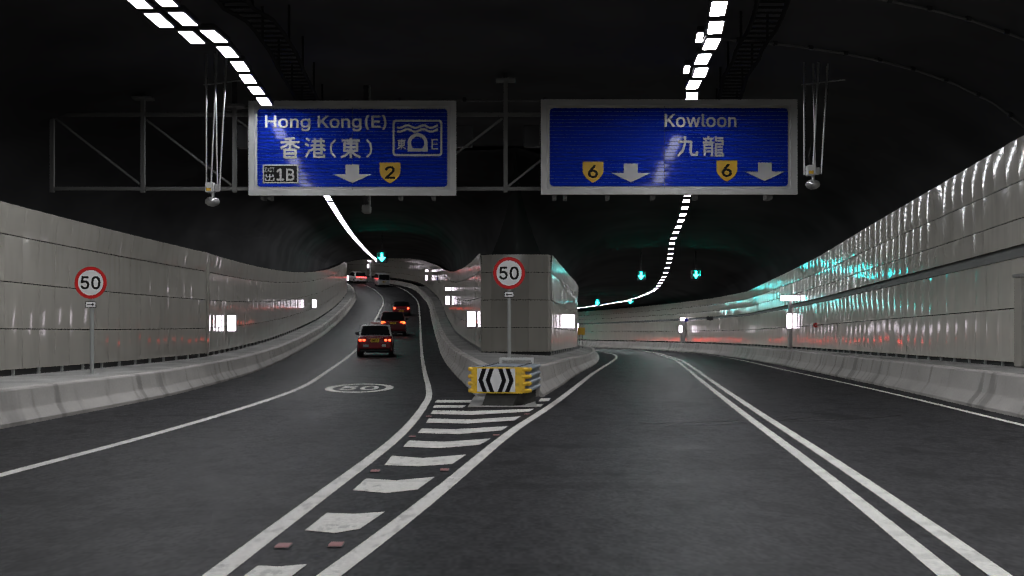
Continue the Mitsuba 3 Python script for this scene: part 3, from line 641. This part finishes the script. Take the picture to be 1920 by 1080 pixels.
# gantry
gk = thing('sign_gantry', 'grey steel truss hung from the vault, carrying the two blue signs', 'gantry')
YG = 36.7; g = lambda x, y: V(x, y, YG)
xe = 1490
for y in (215, 354): part(gk, 'chord', bar(g(94, y), g(xe, y), 0.105, 0.105), 'dull_steel')
for x, top in ((98, 212), (268, 186), (440, 200), (948, 152)):
    p = part(gk, 'post', bar(g(x, 361), g(x, top), 0.12, 0.12), 'dull_steel')
    q = g(x, top); part(p, 'flange', bx(q[0] - 0.28, q[0] + 0.28, YG - 0.2, YG + 0.2, q[2] - 0.02, q[2] + 0.06, 0.01), 'dull_steel')
    part(p, 'drop_rod', bx(q[0] - 0.06, q[0] + 0.06, YG - 0.06, YG + 0.06, q[2] + 0.06, q[2] + 1.0), 'dark_metal')
for a, b in (((104, 222), (262, 345)), ((275, 225), (434, 347)), ((446, 225), (614, 347)), ((942, 222), (800, 330)), ((952, 350), (1100, 232)), ((1296, 350), (1475, 232))):
    part(gk, 'brace', bar(g(*a), g(*b), 0.06, 0.06), 'dull_steel')
for x in (1040, 1060, 1140, 1225, 1305, 1445, 1500, 492, 505, 750, 812):
    q = V(x if x < 1490 else 1440, 366, 36.2); part(gk, 'clip', bx(q[0] - 0.05, q[0] + 0.05, 36.15, 36.65, q[2] - 0.12, q[2] + 0.1, 0.01), 'dull_steel')
for x0, x1, y0, y1 in ((856, 886, 236, 276), (982, 1012, 236, 276), (445, 466, 235, 278)):
    a, b = V(x0, y1, YG + 0.3), V(x1, y0, YG + 0.3); part(gk, 'control_box', bx(a[0], b[0], YG + 0.15, YG + 0.5, a[2], b[2], 0.02), 'dark_metal')

# ---------------------------------------------------------------- cameras on poles
def cam_mount(px, pbox, y, label):
    k = thing('surveillance_camera', label, 'camera'); c = V(px, pbox, y)
    for dx, dy, tx in ((-0.17, 0.12, -0.17), (0.12, 0.12, 0.06), (0.0, -0.12, 0.17), (0.22, -0.1, 0.42)):
        part(k, 'pole', tube((c[0] + dx, y + dy, c[2] - 0.1), (c[0] + tx, y + dy, 8.85), 0.027), 'steel', smooth=True)
    part(k, 'crossbar', bar((c[0] - 0.25, y + 0.12, 7.95), (c[0] + 0.9, y + 0.12, 8.08), 0.03, 0.03), 'galvanised')
    b = part(k, 'housing', bx(c[0] - 0.14, c[0] + 0.08, y - 0.16, y + 0.12, c[2] - 0.13, c[2] + 0.13, 0.015), 'sign_white')
    part(b, 'sticker', bx(c[0] - 0.11, c[0] + 0.01, y - 0.163, y - 0.15, c[2] - 0.1, c[2] - 0.02), 'sign_yellow')
    part(k, 'clamp', bx(c[0] + 0.085, c[0] + 0.2, y - 0.1, y + 0.12, c[2] - 0.1, c[2] + 0.08, 0.02), 'steel')
    part(k, 'arm', tube((c[0] + 0.03, y - 0.02, c[2] - 0.12), (c[0] + 0.03, y - 0.02, c[2] - 0.3), 0.045), 'steel', smooth=True)
    d = trimesh.creation.icosphere(subdivisions=3); d.apply_scale([0.19, 0.19, 0.13]); d.apply_translation([c[0] + 0.02, y - 0.02, c[2] - 0.36]); part(k, 'dome', d, 'steel', smooth=True)
    cb = Path([(0, 0), (0.08, 0.2), (0.02, 0.5)], 0.05).p
    part(k, 'cable', sweep(np.c_[c[0] - 0.02 - cb[:, 0], cb[:, 0] * 0 + y - 0.1, c[2] + 0.1 + cb[:, 1]], 0.01, 6), 'black_rubber')
cam_mount(397, 352, 33.2, 'camera dome under a white box on four poles, left of the left blue sign')
cam_mount(1522, 320, 33.2, 'camera dome under a white box on poles, right of the right blue sign')
k = thing('surveillance_camera', 'small camera bracket hanging below the left blue sign', 'camera'); q = V(686, 385, 38.5)
part(k, 'stem', bx(q[0] - 0.06, q[0] + 0.06, 38.4, 38.6, q[2], q[2] + 3.6), 'dark_metal'); part(k, 'stem', bx(q[0] + 0.1, q[0] + 0.14, 38.4, 38.6, q[2], q[2] + 3.6), 'galvanised')
part(k, 'body', bx(q[0] - 0.1, q[0] + 0.16, 38.25, 38.6, q[2] - 0.25, q[2], 0.04), 'galvanised')

# ---------------------------------------------------------------- lane signals
def signal(px, py, y, s, label, top, yaw=0.0):
    k = thing('lane_signal', label, 'traffic signal', 'green arrow lane signals'); c = V(px, py, y)
    def part(a, b, m, mt, **kw):
        m = m.copy(); m.apply_transform(trimesh.transformations.rotation_matrix(yaw, [0, 0, 1], [c[0], y, 0])); return globals()['part'](a, b, m, mt, **kw)
    part(k, 'housing', bx(c[0] - 0.62 * s, c[0] + 0.62 * s, y, y + 0.22, c[2] - 0.62 * s, c[2] + 0.62 * s, 0.03), 'dark_metal')
    sh = Polygon([(-0.13, 0.48), (0.13, 0.48), (0.13, 0.02), (0.42, 0.02), (0, -0.48), (-0.42, 0.02), (-0.13, 0.02)])
    m = extr(affinity.scale(sh, s, s, origin=(0, 0)), 0.02); v = m.vertices; m.vertices = np.c_[c[0] + v[:, 0], y - 0.004 - v[:, 2], c[2] + v[:, 1]]
    part(k, 'arrow', m, 'lamp_white', emit=GREEN)
    part(k, 'visor', cat(*[bx(c[0] + a * 0.5 * s - 0.01, c[0] + a * 0.5 * s + 0.01, y - 0.3, y, c[2] - 0.3 * s, c[2] + 0.56 * s) for a in (-1, 1)], bx(c[0] - 0.5 * s, c[0] + 0.5 * s, y - 0.32, y, c[2] + 0.56 * s, c[2] + 0.58 * s)), 'black_rubber')
    part(k, 'hanger', bx(c[0] - 0.04, c[0] + 0.04, y + 0.05, y + 0.13, c[2] + 0.62 * s, top), 'dark_metal')
signal(716, 483, 107, 0.72, 'green down arrow signal over the slip road', 9.9)
signal(1202, 517, 84, 0.5, 'green down arrow signal over the left lane of the level road', 7.4)
signal(1305, 515, 84, 0.5, 'green down arrow signal over the right lane of the level road', 7.2)
signal(1120, 567, 126, 0.5, 'far small green arrow signal at the left of the tunnel bend', 5.0)
signal(1182, 565, 126, 0.5, 'far small green arrow signal touching the curved lamp row', 5.2)
for q, n_ in ((1010, 'left'), (1060, 'right')):
    signal(q, 577, 160, 0.7, f'{n_} green arrow signal round the bend of the level road, hidden by the nose', 5.1, yaw=0.75)

# ---------------------------------------------------------------- speed limit signs
def speed_sign(cx, cy, y, zbase, dirn, label, D=0.74):
    k = thing('speed_limit_sign', label, 'road sign', 'round 50 speed limit signs'); c = V(cx, cy, y)
    def disc(r, y0, y1, hole=0):
        m = extr(Point(0, 0).buffer(r, 32).difference(Point(0, 0).buffer(hole, 32)) if hole else Point(0, 0).buffer(r, 32), y1 - y0)
        v = m.vertices; m.vertices = np.c_[c[0] + v[:, 0], y1 - v[:, 2], c[2] + v[:, 1]]; return m
    R = D / 2
    f = part(k, 'disc', disc(R * 0.985, y, y + 0.02), 'bright_white')
    part(f, 'red_ring', disc(R, y - 0.005, y + 0.004, R * 0.79), 'sign_red')
    t = centred(text('50', 1.0, 0.004, True), R * 1.22); v = t.vertices; t.vertices = np.c_[c[0] + v[:, 0], y - 0.0005 - v[:, 2], c[2] + v[:, 1]]
    part(f, 'number', t, 'sign_black')
    part(k, 'post', tube((c[0] + 0.005, y + 0.07, zbase), (c[0] + 0.005, y + 0.07, c[2] + 0.2), 0.045, 16), 'galvanised', smooth=30)
    zp = c[2] - R - 0.13
    p = part(k, 'plate', bx(c[0] - 0.12, c[0] + 0.12, y, y + 0.018, zp - 0.07, zp + 0.07, 0.004), 'sign_black')
    part(p, 'white_face', bx(c[0] - 0.105, c[0] + 0.105, y - 0.004, y + 0.004, zp - 0.057, zp + 0.057, 0.001), 'bright_white')
    a = Polygon([(-0.08, 0.009), (0.035, 0.009), (0.035, 0.035), (0.085, 0), (0.035, -0.035), (0.035, -0.009), (-0.08, -0.009)])
    m = extr(affinity.scale(a, dirn, 1, origin=(0, 0)), 0.004); v = m.vertices; m.vertices = np.c_[c[0] + v[:, 0], y - 0.0045 - v[:, 2], zp + v[:, 1]]
    part(p, 'arrow', m, 'sign_black')
    part(k, 'foot', bx(c[0] - 0.12, c[0] + 0.13, y - 0.05, y + 0.19, zbase - 0.01, zbase + 0.02, 0.006), 'galvanised')
speed_sign(170, 530, 28.3, WALK_L - 0.01, 1, 'round red ringed 50 sign on a post before the left panelled wall', 0.71)
speed_sign(954.5, 512, 30.8, WALK_N - 0.02, -1, 'round red ringed 50 sign on a post above the crash cushion', 0.77)

# ---------------------------------------------------------------- crash cushion
ck = thing('crash_cushion', 'yellow and grey crash cushion with black and white chevrons at the nose', 'crash cushion')
ang = math.atan2(0.36, 1.95); R = trimesh.transformations.rotation_matrix(-ang, [0, 0, 1]); R[:3, 3] = [-0.29, 25.65, 0]
def cp(name, m, mt, parent=ck, smooth=False, label=None):
    m = m.copy(); m.apply_transform(R); return part(parent, name, m, mt, smooth, label)
fr_ = sbox(-0.54, 0.27, 0.54, 0.79).buffer(-0.04).buffer(0.04, 6)
m = extr(fr_, 0.14); v = m.vertices; m.vertices = np.c_[v[:, 0], v[:, 2], v[:, 1]]
face = cp('nose_shell', m, 'cushion_yellow')
cp('chevron_board', bx(-0.42, 0.36, -0.008, 0.01, 0.295, 0.765, 0.004), 'bright_white', face)
for s in (-1, 1):
    for x in (0.17, 0.32):
        w = 0.085; o = -0.03
        if s < 0: pts = [(-x + o + 0.04, 0.765), (-x + o + 0.04 + w, 0.765), (-x + o - 0.04 + w, 0.53), (-x + o + 0.05 + w, 0.295), (-x + o + 0.05, 0.295), (-x + o - 0.04, 0.53)]
        else: pts = [(x + o - 0.04, 0.765), (x + o - 0.04 - w, 0.765), (x + o + 0.04 - w, 0.53), (x + o - 0.05 - w, 0.295), (x + o - 0.05, 0.295), (x + o + 0.04, 0.53)]
        m = extr(Polygon(pts).buffer(0), 0.005); v = m.vertices; m.vertices = np.c_[v[:, 0], -0.009 - v[:, 2], v[:, 1]]
        cp('chevron', m, 'sign_black', face)
for s in (-1, 1):
    for z in (0.315, 0.46, 0.60, 0.745):
        cp('lug', hull([(s * 0.52, 0.03, z), (s * 0.60, 0.16, z), (s * 0.61, 0.28, z), (s * 0.5, 0.25, z)], 0.042, 2), 'cushion_yellow', face, 25)
        cp('fender_rail', hull([(s * 0.585, 0.30, z), (s * 0.57, 0.32, z)], 0.046, 2), 'cushion_grey', ck, 25)
        for q in range(3):
            y0 = 0.34 + q * 0.55
            cp('fender_rail', hull([(s * (0.565 - 0.01 * q), y0, z + 0.012 * q), (s * (0.54 - 0.01 * q), y0 + 0.56, z + 0.012 * (q + 1))], 0.044 - 0.003 * q, 2), 'cushion_grey', ck, 25)
    cp('side_plate', bx(s * 0.46, s * 0.50, 0.14, 2.0, 0.28, 0.76, 0.01), 'cushion_grey')
cp('top_cover', hull([(-0.47, 0.10, 0.775), (0.47, 0.10, 0.775), (-0.47, 2.0, 0.82), (0.47, 2.0, 0.82), (-0.47, 0.10, 0.75), (0.47, 0.10, 0.75), (-0.47, 2.0, 0.79), (0.47, 2.0, 0.79)]), 'cushion_grey')
for x in (-0.36, 0.36):
    for y0 in np.arange(0.35, 1.95, 0.22): cp('bolt', trimesh.creation.cylinder(0.018, 0.02, sections=8, transform=trimesh.transformations.translation_matrix([x, y0, 0.79 + 0.0237 * (y0 - 0.1)])), 'dark_metal')
cp('top_slot', bx(-0.26, 0.24, 0.55, 0.66, 0.785, 0.792), 'black_rubber')
for a, b in (((-0.33, 2.05, 0.72), (-0.33, 2.05, 0.93)), ((0.36, 2.05, 0.60), (0.36, 2.05, 0.93)), ((-0.36, 2.05, 0.92), (0.39, 2.05, 0.92))):
    cp('back_frame', bar(a, b, 0.06, 0.06), 'sign_frame')
cp('back_plate', bx(-0.45, 0.52, 2.1, 2.16, 0.1, 0.84, 0.02), 'concrete')
cp('base_skirt', hull([(-0.33, 0.0, 0.0), (0.30, 0.0, 0.0), (0.47, 0.5, 0.0), (0.47, 1.9, 0.0), (-0.3, 1.9, 0.0), (-0.24, 0.08, 0.29), (0.42, 0.08, 0.29), (0.46, 1.9, 0.3), (-0.3, 1.9, 0.3), (-0.19, 0.1, 0.16)]), 'dirty_rubber')

# ---------------------------------------------------------------- lit emergency boxes and pillars on the walls
def lit_box(x, y, z, label, w=0.32, h=0.62, wall_dx=0.3, post=None, top=None, gname='lit emergency signs on the walls'):
    k = thing('emergency_sign', label, 'lit sign', gname)
    part(k, 'casing', bx(x - w / 2 - 0.02, x + w / 2 + 0.02, y + 0.003, y + 0.13, z - h / 2 - 0.02, z + h / 2 + 0.02, 0.02), 'galvanised')
    g = sbox(-w / 2 + 0.06, -h / 2 + 0.06, w / 2 - 0.06, h / 2 - 0.06).buffer(0.06, 4); m = extr(g, 0.012); v = m.vertices
    m.vertices = np.c_[x + v[:, 0], y - v[:, 2], z + v[:, 1]]; part(k, 'light_panel', m, 'lamp_white', emit=BOXLIGHT)
    part(k, 'bracket', bx(min(x, x + wall_dx), max(x, x + wall_dx), y + 0.04, y + 0.09, z - 0.05, z + 0.05), 'galvanised')
    if post is not None:
        px_, zb, zt = post; part(k, 'pillar', bx(px_ - 0.2, px_ + 0.2, y + 0.14, y + 0.5, zb, zt, 0.02), 'steel')
    if top is not None:
        tx, tz, tw, th = top
        m = bx(tx - tw / 2, tx + tw / 2, y - 0.1, y + 0.05, tz - th / 2, tz + th / 2, 0.02); part(k, 'name_light', m, 'lamp_white', emit=BOXLIGHT)
        part(k, 'hood', bx(tx - tw / 2 - 0.02, tx + tw / 2 + 0.02, y - 0.12, y + 0.2, tz + th / 2 + 0.003, tz + th / 2 + 0.05), 'dark_metal')
    return k
lit_box(-11.02, 50.3, 1.89, 'lit white sign box on the left wall, nearest of those along the slip road', w=0.35, wall_dx=-0.4)
lit_box(-14.68, 95, 3.72, 'lit white sign box farther along the left wall of the slip road', wall_dx=-0.5)
lit_box(-21.2, 165, 8.7, 'tiny lit sign box at the far end of the left wall before the bend', wall_dx=-0.6)
lit_box(-1.62, 51.0, 2.06, 'lit white sign box on the left flank of the nose', w=0.34, wall_dx=0.3)
lit_box(-4.62, 92, 3.9, 'lit white sign box under a lit strip, on the right wall of the slip road', wall_dx=0.4, top=(-4.6, 4.72, 0.4, 0.25))
lit_box(-11.05, 165, 8.75, 'farther lit sign box under a strip, beside the small blue sign near the bend', wall_dx=0.5, top=(-11.0, 9.65, 0.4, 0.25))
lit_box(-22.0, 195.6, 11.9, 'small lit sign on a post on the far wall of the bend', wall_dx=0.1, post=(-21.6, 9.7, 12.6), top=(-21.8, 12.7, 0.5, 0.2))
lit_box(2.66, 58.5, 2.05, 'lit white sign box on the right flank of the nose', w=0.42, wall_dx=-0.5)
lit_box(14.62, 67.5, 2.16, 'tall lit pillar sign with a lamp on top on the right wall, among green reflections', w=0.26, h=0.78, wall_dx=0.3, post=(14.85, 0.75, 3.2), top=(14.55, 3.36, 0.76, 0.28))
lit_box(14.75, 112, 1.92, 'far lit pillar sign with a lamp on top, on the curve of the right wall', w=0.3, wall_dx=0.3, post=(15.0, 0.75, 2.7), top=(14.95, 2.8, 0.5, 0.22))
for i, (y, n_) in enumerate(((102, 'first'), (121, 'second'), (141, 'third'))):
    lit_box(float(x_at(nose_right_wall, y)) + 0.25, y, 2.0, f'{n_} lit sign box hidden behind the nose along the level road', w=0.4, wall_dx=-0.25)
k = thing('service_pillar', 'pale steel service pillar cut by the right edge, against the right wall', 'pillar')
part(k, 'body', bx(11.29, 11.75, 28.4, 28.8, 0.72, 2.72, 0.02), 'enamel_1'); part(k, 'cap', bx(11.26, 11.78, 28.37, 28.83, 2.725, 2.8, 0.015), 'steel'); part(k, 'door', bx(11.33, 11.71, 28.385, 28.41, 0.85, 2.5, 0.008), 'enamel_0')
# call points, small signs
for (x, y, z, s, lab) in ((14.22, 60.0, 1.88, -1, 'small red call point on the right panel wall'), (-4.55, 92.6 + 5, 3.2, 1, 'small red call point on the right wall of the slip road')):
    k = thing('call_point', lab, 'alarm'); part(k, 'box', bx(x - 0.08, x + 0.08, y - 0.1, y + 0.1, z - 0.1, z + 0.1, 0.02), 'sign_red'); part(k, 'button', bx(x - 0.03, x + 0.03, y - 0.115, y - 0.09, z - 0.03, z + 0.03, 0.01), 'bright_white')
def small_sign(name, c, w, h, y, mt, label, catg, wall_dx):
    k = thing(name, label, catg); part(k, 'face', bx(c[0] - w / 2, c[0] + w / 2, y, y + 0.04, c[2] - h / 2, c[2] + h / 2, 0.01), mt)
    part(k, 'bracket', bx(min(c[0], c[0] + wall_dx), max(c[0], c[0] + wall_dx), y + 0.05, y + 0.08, c[2] - 0.04, c[2] + 0.04), 'galvanised')
small_sign('wall_sign', V(823.5, 522, 150), 0.62, 0.42, 150, 'sign_blue_small', 'small blue sign on the right wall of the slip road near the bend', 'sign', 1.0)
small_sign('wall_sign', V(1287, 600, 111.5), 0.26, 0.28, 111.5, 'sign_blue_small', 'tiny blue sign beside the far lit pillar on the right wall', 'sign', 0.5)
small_sign('wall_cabinet', V(826, 531, 148), 0.62, 0.38, 148, 'dark_metal', 'dark cabinet under the small blue sign on the slip road wall', 'cabinet', 0.9)
small_sign('wall_cabinet', V(1331, 597, 98), 0.5, 0.3, 98, 'dark_metal', 'small dark box on the right wall between the two lit pillars', 'cabinet', 0.6)
k = thing('temporary_sign', 'small yellow square sign on two thin legs at the end of the nose', 'sign'); c = V(1090, 621, 74.5)
part(k, 'board', bx(c[0] - 0.21, c[0] + 0.21, 74.5, 74.53, c[2] - 0.21, c[2] + 0.21, 0.008), 'sign_yellow')
for dx in (-0.1, 0.06): part(k, 'leg', bar((c[0] + dx * 1.3, 74.56, WALK_N - 0.03), (c[0] + dx, 74.56, c[2]), 0.03, 0.03), 'dark_metal')

# ---------------------------------------------------------------- cars
def car(name, label, pos, yaw, W, L, H, belt, body, roof, glass_h, rear, lights, plate, rake=0.5, tap=0.84, pitch=0.0, taxi=False, sign=None, boxy=0.0, soft=False, lamp_emit=TAIL, bar_light=None):
    k = thing(name, label, 'car')
    M = T()  # unused; matrices are baked into the vertices
    R1 = trimesh.transformations.rotation_matrix(-yaw, [0, 0, 1]) @ trimesh.transformations.rotation_matrix(pitch, [1, 0, 0]); R1[:3, 3] = pos
    def put(nm, m, mt, parent=k, smooth=30, emit=None, label=None):
        m = m.copy(); m.apply_transform(R1); return part(parent, nm, m, mt, smooth, label, emit=emit)
    w = W / 2; r = 0.07
    # lower body: bulging sides, bumper proud of the boot
    sec = []
    for y, zb, zt, ww in ((0.0, 0.38, belt - 0.16, 0.90), (0.06, 0.30, belt - 0.02, 0.965), (0.5, 0.24, belt, 1.0), (L * 0.5, 0.22, belt, 1.0), (L * 0.8, 0.24, belt - 0.08, 0.99), (L - 0.12, 0.28, belt - 0.22, 0.94), (L, 0.36, belt - 0.34, 0.86)):
        for s in (-1, 1):
            sec += [(s * (w * ww - r - 0.05), y, zt - r), (s * (w * ww - r), y, zt - 0.24), (s * (w * ww - r - 0.03), y, zb + r)]
    lower = hull(sec, r, 1); put('body', lower, body)
    y0, y1 = rear; yr0, yr1 = y0 + rake, y1 - 0.85 * (1 - boxy * 0.4); wt = w * tap
    gh = hull([(s * (w - 0.10), y, belt - 0.1) for s in (-1, 1) for y in (y0 + 0.05, y1)] + [(s * (wt - 0.05), y, H - 0.07) for s in (-1, 1) for y in (yr0 + 0.05, yr1)], 0.065, 2)
    cab = put('cabin', gh, roof)
    # glass: panels a few millimetres proud of the cabin
    def quad(a, b, c_, d_, out, th=0.012):
        P = np.array([a, b, c_, d_], float); n = np.asarray(out, float); n /= np.linalg.norm(n)
        return hull(np.vstack([P + n * 0.012, P - n * th]))
    zlo, zhi = belt + 0.0, H - 0.10
    nb = np.array([0, -(H - belt), rake]); nb = np.array([0, -(H - 0.07 - belt + 0.1), rake]) if rake else np.array([0, -1.0, 0]); nb = nb / np.linalg.norm(nb)
    def rear_pt(sx, z, inset):
        t = (z - (belt - 0.1)) / (H - 0.07 - belt + 0.1); y = (y0 + 0.05) + t * rake; ww = (w - 0.10) * (1 - t) + (wt - 0.05) * t
        return np.array([sx * (ww - inset), y, z]) + nb * 0.065
    if taxi: zhi -= 0.05
    gu, gv = np.meshgrid(np.linspace(-1, 1, 13), np.linspace(0, 1, 7), indexing='ij')
    gl_ = np.array([[rear_pt(u, zlo - 0.01 + (zhi + 0.05 - zlo) * t, 0.03 if taxi else -0.01) + nb * (0.012 + 0.035 * (1 - u * u)) for t in gv[0]] for u in gv[:, 0] * 0 + gu[:, 0]])
    put('rear_window', grid(gl_[:, ::-1]), 'car_glass', cab, True)
    for s in (-1, 1):
        def side_pt(y, z):
            t = (z - (belt - 0.1)) / (H - 0.07 - belt + 0.1); ww = (w - 0.10) * (1 - t) + (wt - 0.05) * t
            return np.array([s * (ww + 0.065), y, z])
        put('side_window', quad(side_pt(y0 + rake * 0.75 + 0.2, zlo), side_pt(y1 - 0.3, zlo), side_pt(yr1 - 0.1, zhi), side_pt(yr0 + 0.3, zhi), (s, 0, 0.1)), 'car_glass', cab, False)
        put('mirror', hull([(s * (w + 0.02), y1 - 0.55, belt + 0.02), (s * (w + 0.16), y1 - 0.5, belt + 0.02), (s * (w + 0.02), y1 - 0.5, belt + 0.14), (s * (w + 0.16), y1 - 0.46, belt + 0.13)], 0.02, 1), 'car_trim')
        for yy_ in (0.78, L - 0.85):
            whl = trimesh.creation.cylinder(0.31, 0.22, sections=24); whl.apply_transform(trimesh.transformations.rotation_matrix(math.pi / 2, [0, 1, 0])); whl.apply_translation([s * (w - 0.10), yy_, 0.31])
            wk = put('wheel', whl, 'black_rubber'); rim = trimesh.creation.cylinder(0.19, 0.02, sections=16); rim.apply_transform(trimesh.transformations.rotation_matrix(math.pi / 2, [0, 1, 0])); rim.apply_translation([s * (w + 0.014), yy_, 0.31]); put('rim', rim, 'steel', wk)
    # bumper, plate, lamps
    put('bumper', hull([(s * (w - 0.16), y, z) for s in (-1, 1) for y, z in ((0.02, 0.42), (0.02, 0.56), (0.25, 0.4), (0.25, 0.56))], 0.075, 1), 'car_trim' if taxi else body)
    put('lower_valance', hull([(s * (w - 0.2), y, z) for s in (-1, 1) for y, z in ((0.05, 0.30), (0.05, 0.36), (0.3, 0.26), (0.3, 0.36))], 0.06, 1), 'car_trim')
    zp, pw, ph = plate
    pl = put('number_plate', bx(-pw / 2, pw / 2, -0.105, -0.05, zp - ph / 2, zp + ph / 2, 0.008), 'plate_yellow', smooth=False)
    for q in range(5): put('character', bx(-pw / 2 + 0.05 + q * (pw - 0.1) / 5, -pw / 2 + 0.05 + (q + 0.6) * (pw - 0.1) / 5, -0.109, -0.1, zp - ph * 0.28, zp + ph * 0.28), 'sign_black', pl, False)
    put('boot_trim', bx(-w * 0.45, w * 0.45, -0.092, -0.04, zp + ph * 0.5 + 0.02, zp + ph * 0.5 + 0.05, 0.006), 'chrome', smooth=False)
    for shape in lights:
        for s in (-1, 1):
            g = Polygon([(s * x, z) for x, z in shape]).buffer(0.012)
            m = extr(g, 0.05); v = m.vertices; m.vertices = np.c_[v[:, 0], -0.026 - v[:, 2], v[:, 1]]
            put('tail_light', m, 'lens_red', smooth=False, emit=lamp_emit)
    if bar_light:
        a, b, c_, d_ = bar_light; put('light_bar', bx(a, b, -0.095, -0.03, c_, d_, 0.01), 'lens_red', smooth=False, emit=lamp_emit)
    if taxi:
        zc = belt - 0.16
        for s in (-1, 1): put('lamp_surround', bx(s * 0.38, s * 0.79, -0.07, 0.0, zc - 0.10, zc + 0.08, 0.015), 'lens_red', smooth=False)
        rs = put('roof_sign', bx(-0.28, 0.28, 1.85, 2.1, H + 0.02, H + 0.17, 0.03), 'bright_white', smooth=False)
        put('red_band', bx(-0.2, 0.2, 1.844, 1.86, H + 0.07, H + 0.11), 'sign_red', rs, False)
        put('sticker', bx(0.33, 0.52, -0.108, -0.05, 0.5, 0.63, 0.004), 'sign_white', smooth=False)
        put('sticker', bx(-0.56, -0.3, -0.108, -0.05, 0.48, 0.6, 0.004), 'cushion_grey', smooth=False)
        put('exhaust', tube((-0.45, -0.02, 0.24), (-0.45, 0.4, 0.26), 0.03), 'steel')
    return k
def on_slip(px, y): return np.array([(px - 960) / F * y, y, float(zl(y)) + 0.004])
def grade(y): return math.atan(2 * 0.000345 * max(0, y - 28))
sq = lambda x0, x1, z0_, z1_: [(x0, z0_), (x1, z0_), (x1, z1_), (x0, z1_)]
car('parked_car' if False else 'taxi', 'red taxi with a silver roof and roof sign, nearest car on the slip road', on_slip(703, 60.5), 0.085 * -1, 1.70, 4.69, 1.50, 0.98, 'car_red', 'car_roof_silver', 0.4, (0.62, 3.5), [sq(0.46, 0.56, 0.775, 0.855), sq(0.64, 0.74, 0.775, 0.855)], (0.80, 0.40, 0.17), rake=0.55, tap=0.80, pitch=grade(60), taxi=True)
cl = [(0.52, 0.96), (0.60, 1.03), (0.80, 1.03), (0.86, 0.97), (0.86, 0.90), (0.72, 0.86), (0.70, 0.90), (0.79, 0.93), (0.78, 0.97), (0.64, 0.975)]
car('suv', 'dark red tall hatchback with curved glowing tail lights, second car from the camera', on_slip(736.5, 90), -0.085, 1.86, 4.5, 1.66, 1.05, 'car_dark_red', 'car_dark_red', 0.4, (0.15, 3.4), [cl], (0.92, 0.44, 0.14), rake=0.55, tap=0.78, pitch=grade(90), lamp_emit=[8.0, 0.6, 0.14])
car('convertible', 'red low car with black roof and two round tail lights, third from the camera', on_slip(752.5, 125), -0.08, 1.76, 4.1, 1.36, 0.92, 'car_red', 'car_trim', 0.4, (0.75, 3.0), [[(0.66 + 0.1 * math.cos(a), 0.76 + 0.1 * math.sin(a)) for a in np.linspace(0, 6.28, 12)[:-1]]], (0.50, 0.5, 0.13), rake=0.5, tap=0.78, pitch=grade(125))
car('minivan', 'boxy silver van without lit tail lights near the bend', on_slip(720.3, 181), -0.25, 1.70, 4.3, 1.86, 1.08, 'car_silver', 'car_silver', 0.5, (0.0, 4.0), [], (0.80, 0.45, 0.14), rake=0.12, tap=0.88, pitch=grade(181), boxy=1.0)
car('suv', 'white car with a full width red light bar, farthest one entering the bend', on_slip(677, 189), -0.42, 1.84, 4.6, 1.62, 1.02, 'car_white', 'car_white', 0.4, (0.1, 3.6), [], (0.62, 0.46, 0.13), rake=0.45, tap=0.8, pitch=grade(189), bar_light=(-0.8, 0.8, 0.88, 1.0), lamp_emit=[6.0, 0.3, 0.3])
car('sedan', 'second red lit car round the bend of the level road, hidden by the nose', np.array([2.2, 158, 0.004]), -0.7, 1.78, 4.6, 1.46, 0.95, 'car_dark_red', 'car_dark_red', 0.4, (0.6, 3.5), [sq(0.42, 0.8, 0.72, 0.9)], (0.6, 0.5, 0.13), rake=0.55, tap=0.8)
# a car round the bend of the level road: only its tail lights' reflections on the right wall are seen
car('sedan', 'red lit car round the bend of the level road, hidden by the nose', np.array([5.0, 144, 0.004]), -0.55, 1.78, 4.6, 1.46, 0.95, 'car_dark_red', 'car_dark_red', 0.4, (0.6, 3.5), [sq(0.42, 0.8, 0.72, 0.9)], (0.6, 0.5, 0.13), rake=0.55, tap=0.8, lamp_emit=[22.0, 1.0, 0.5])
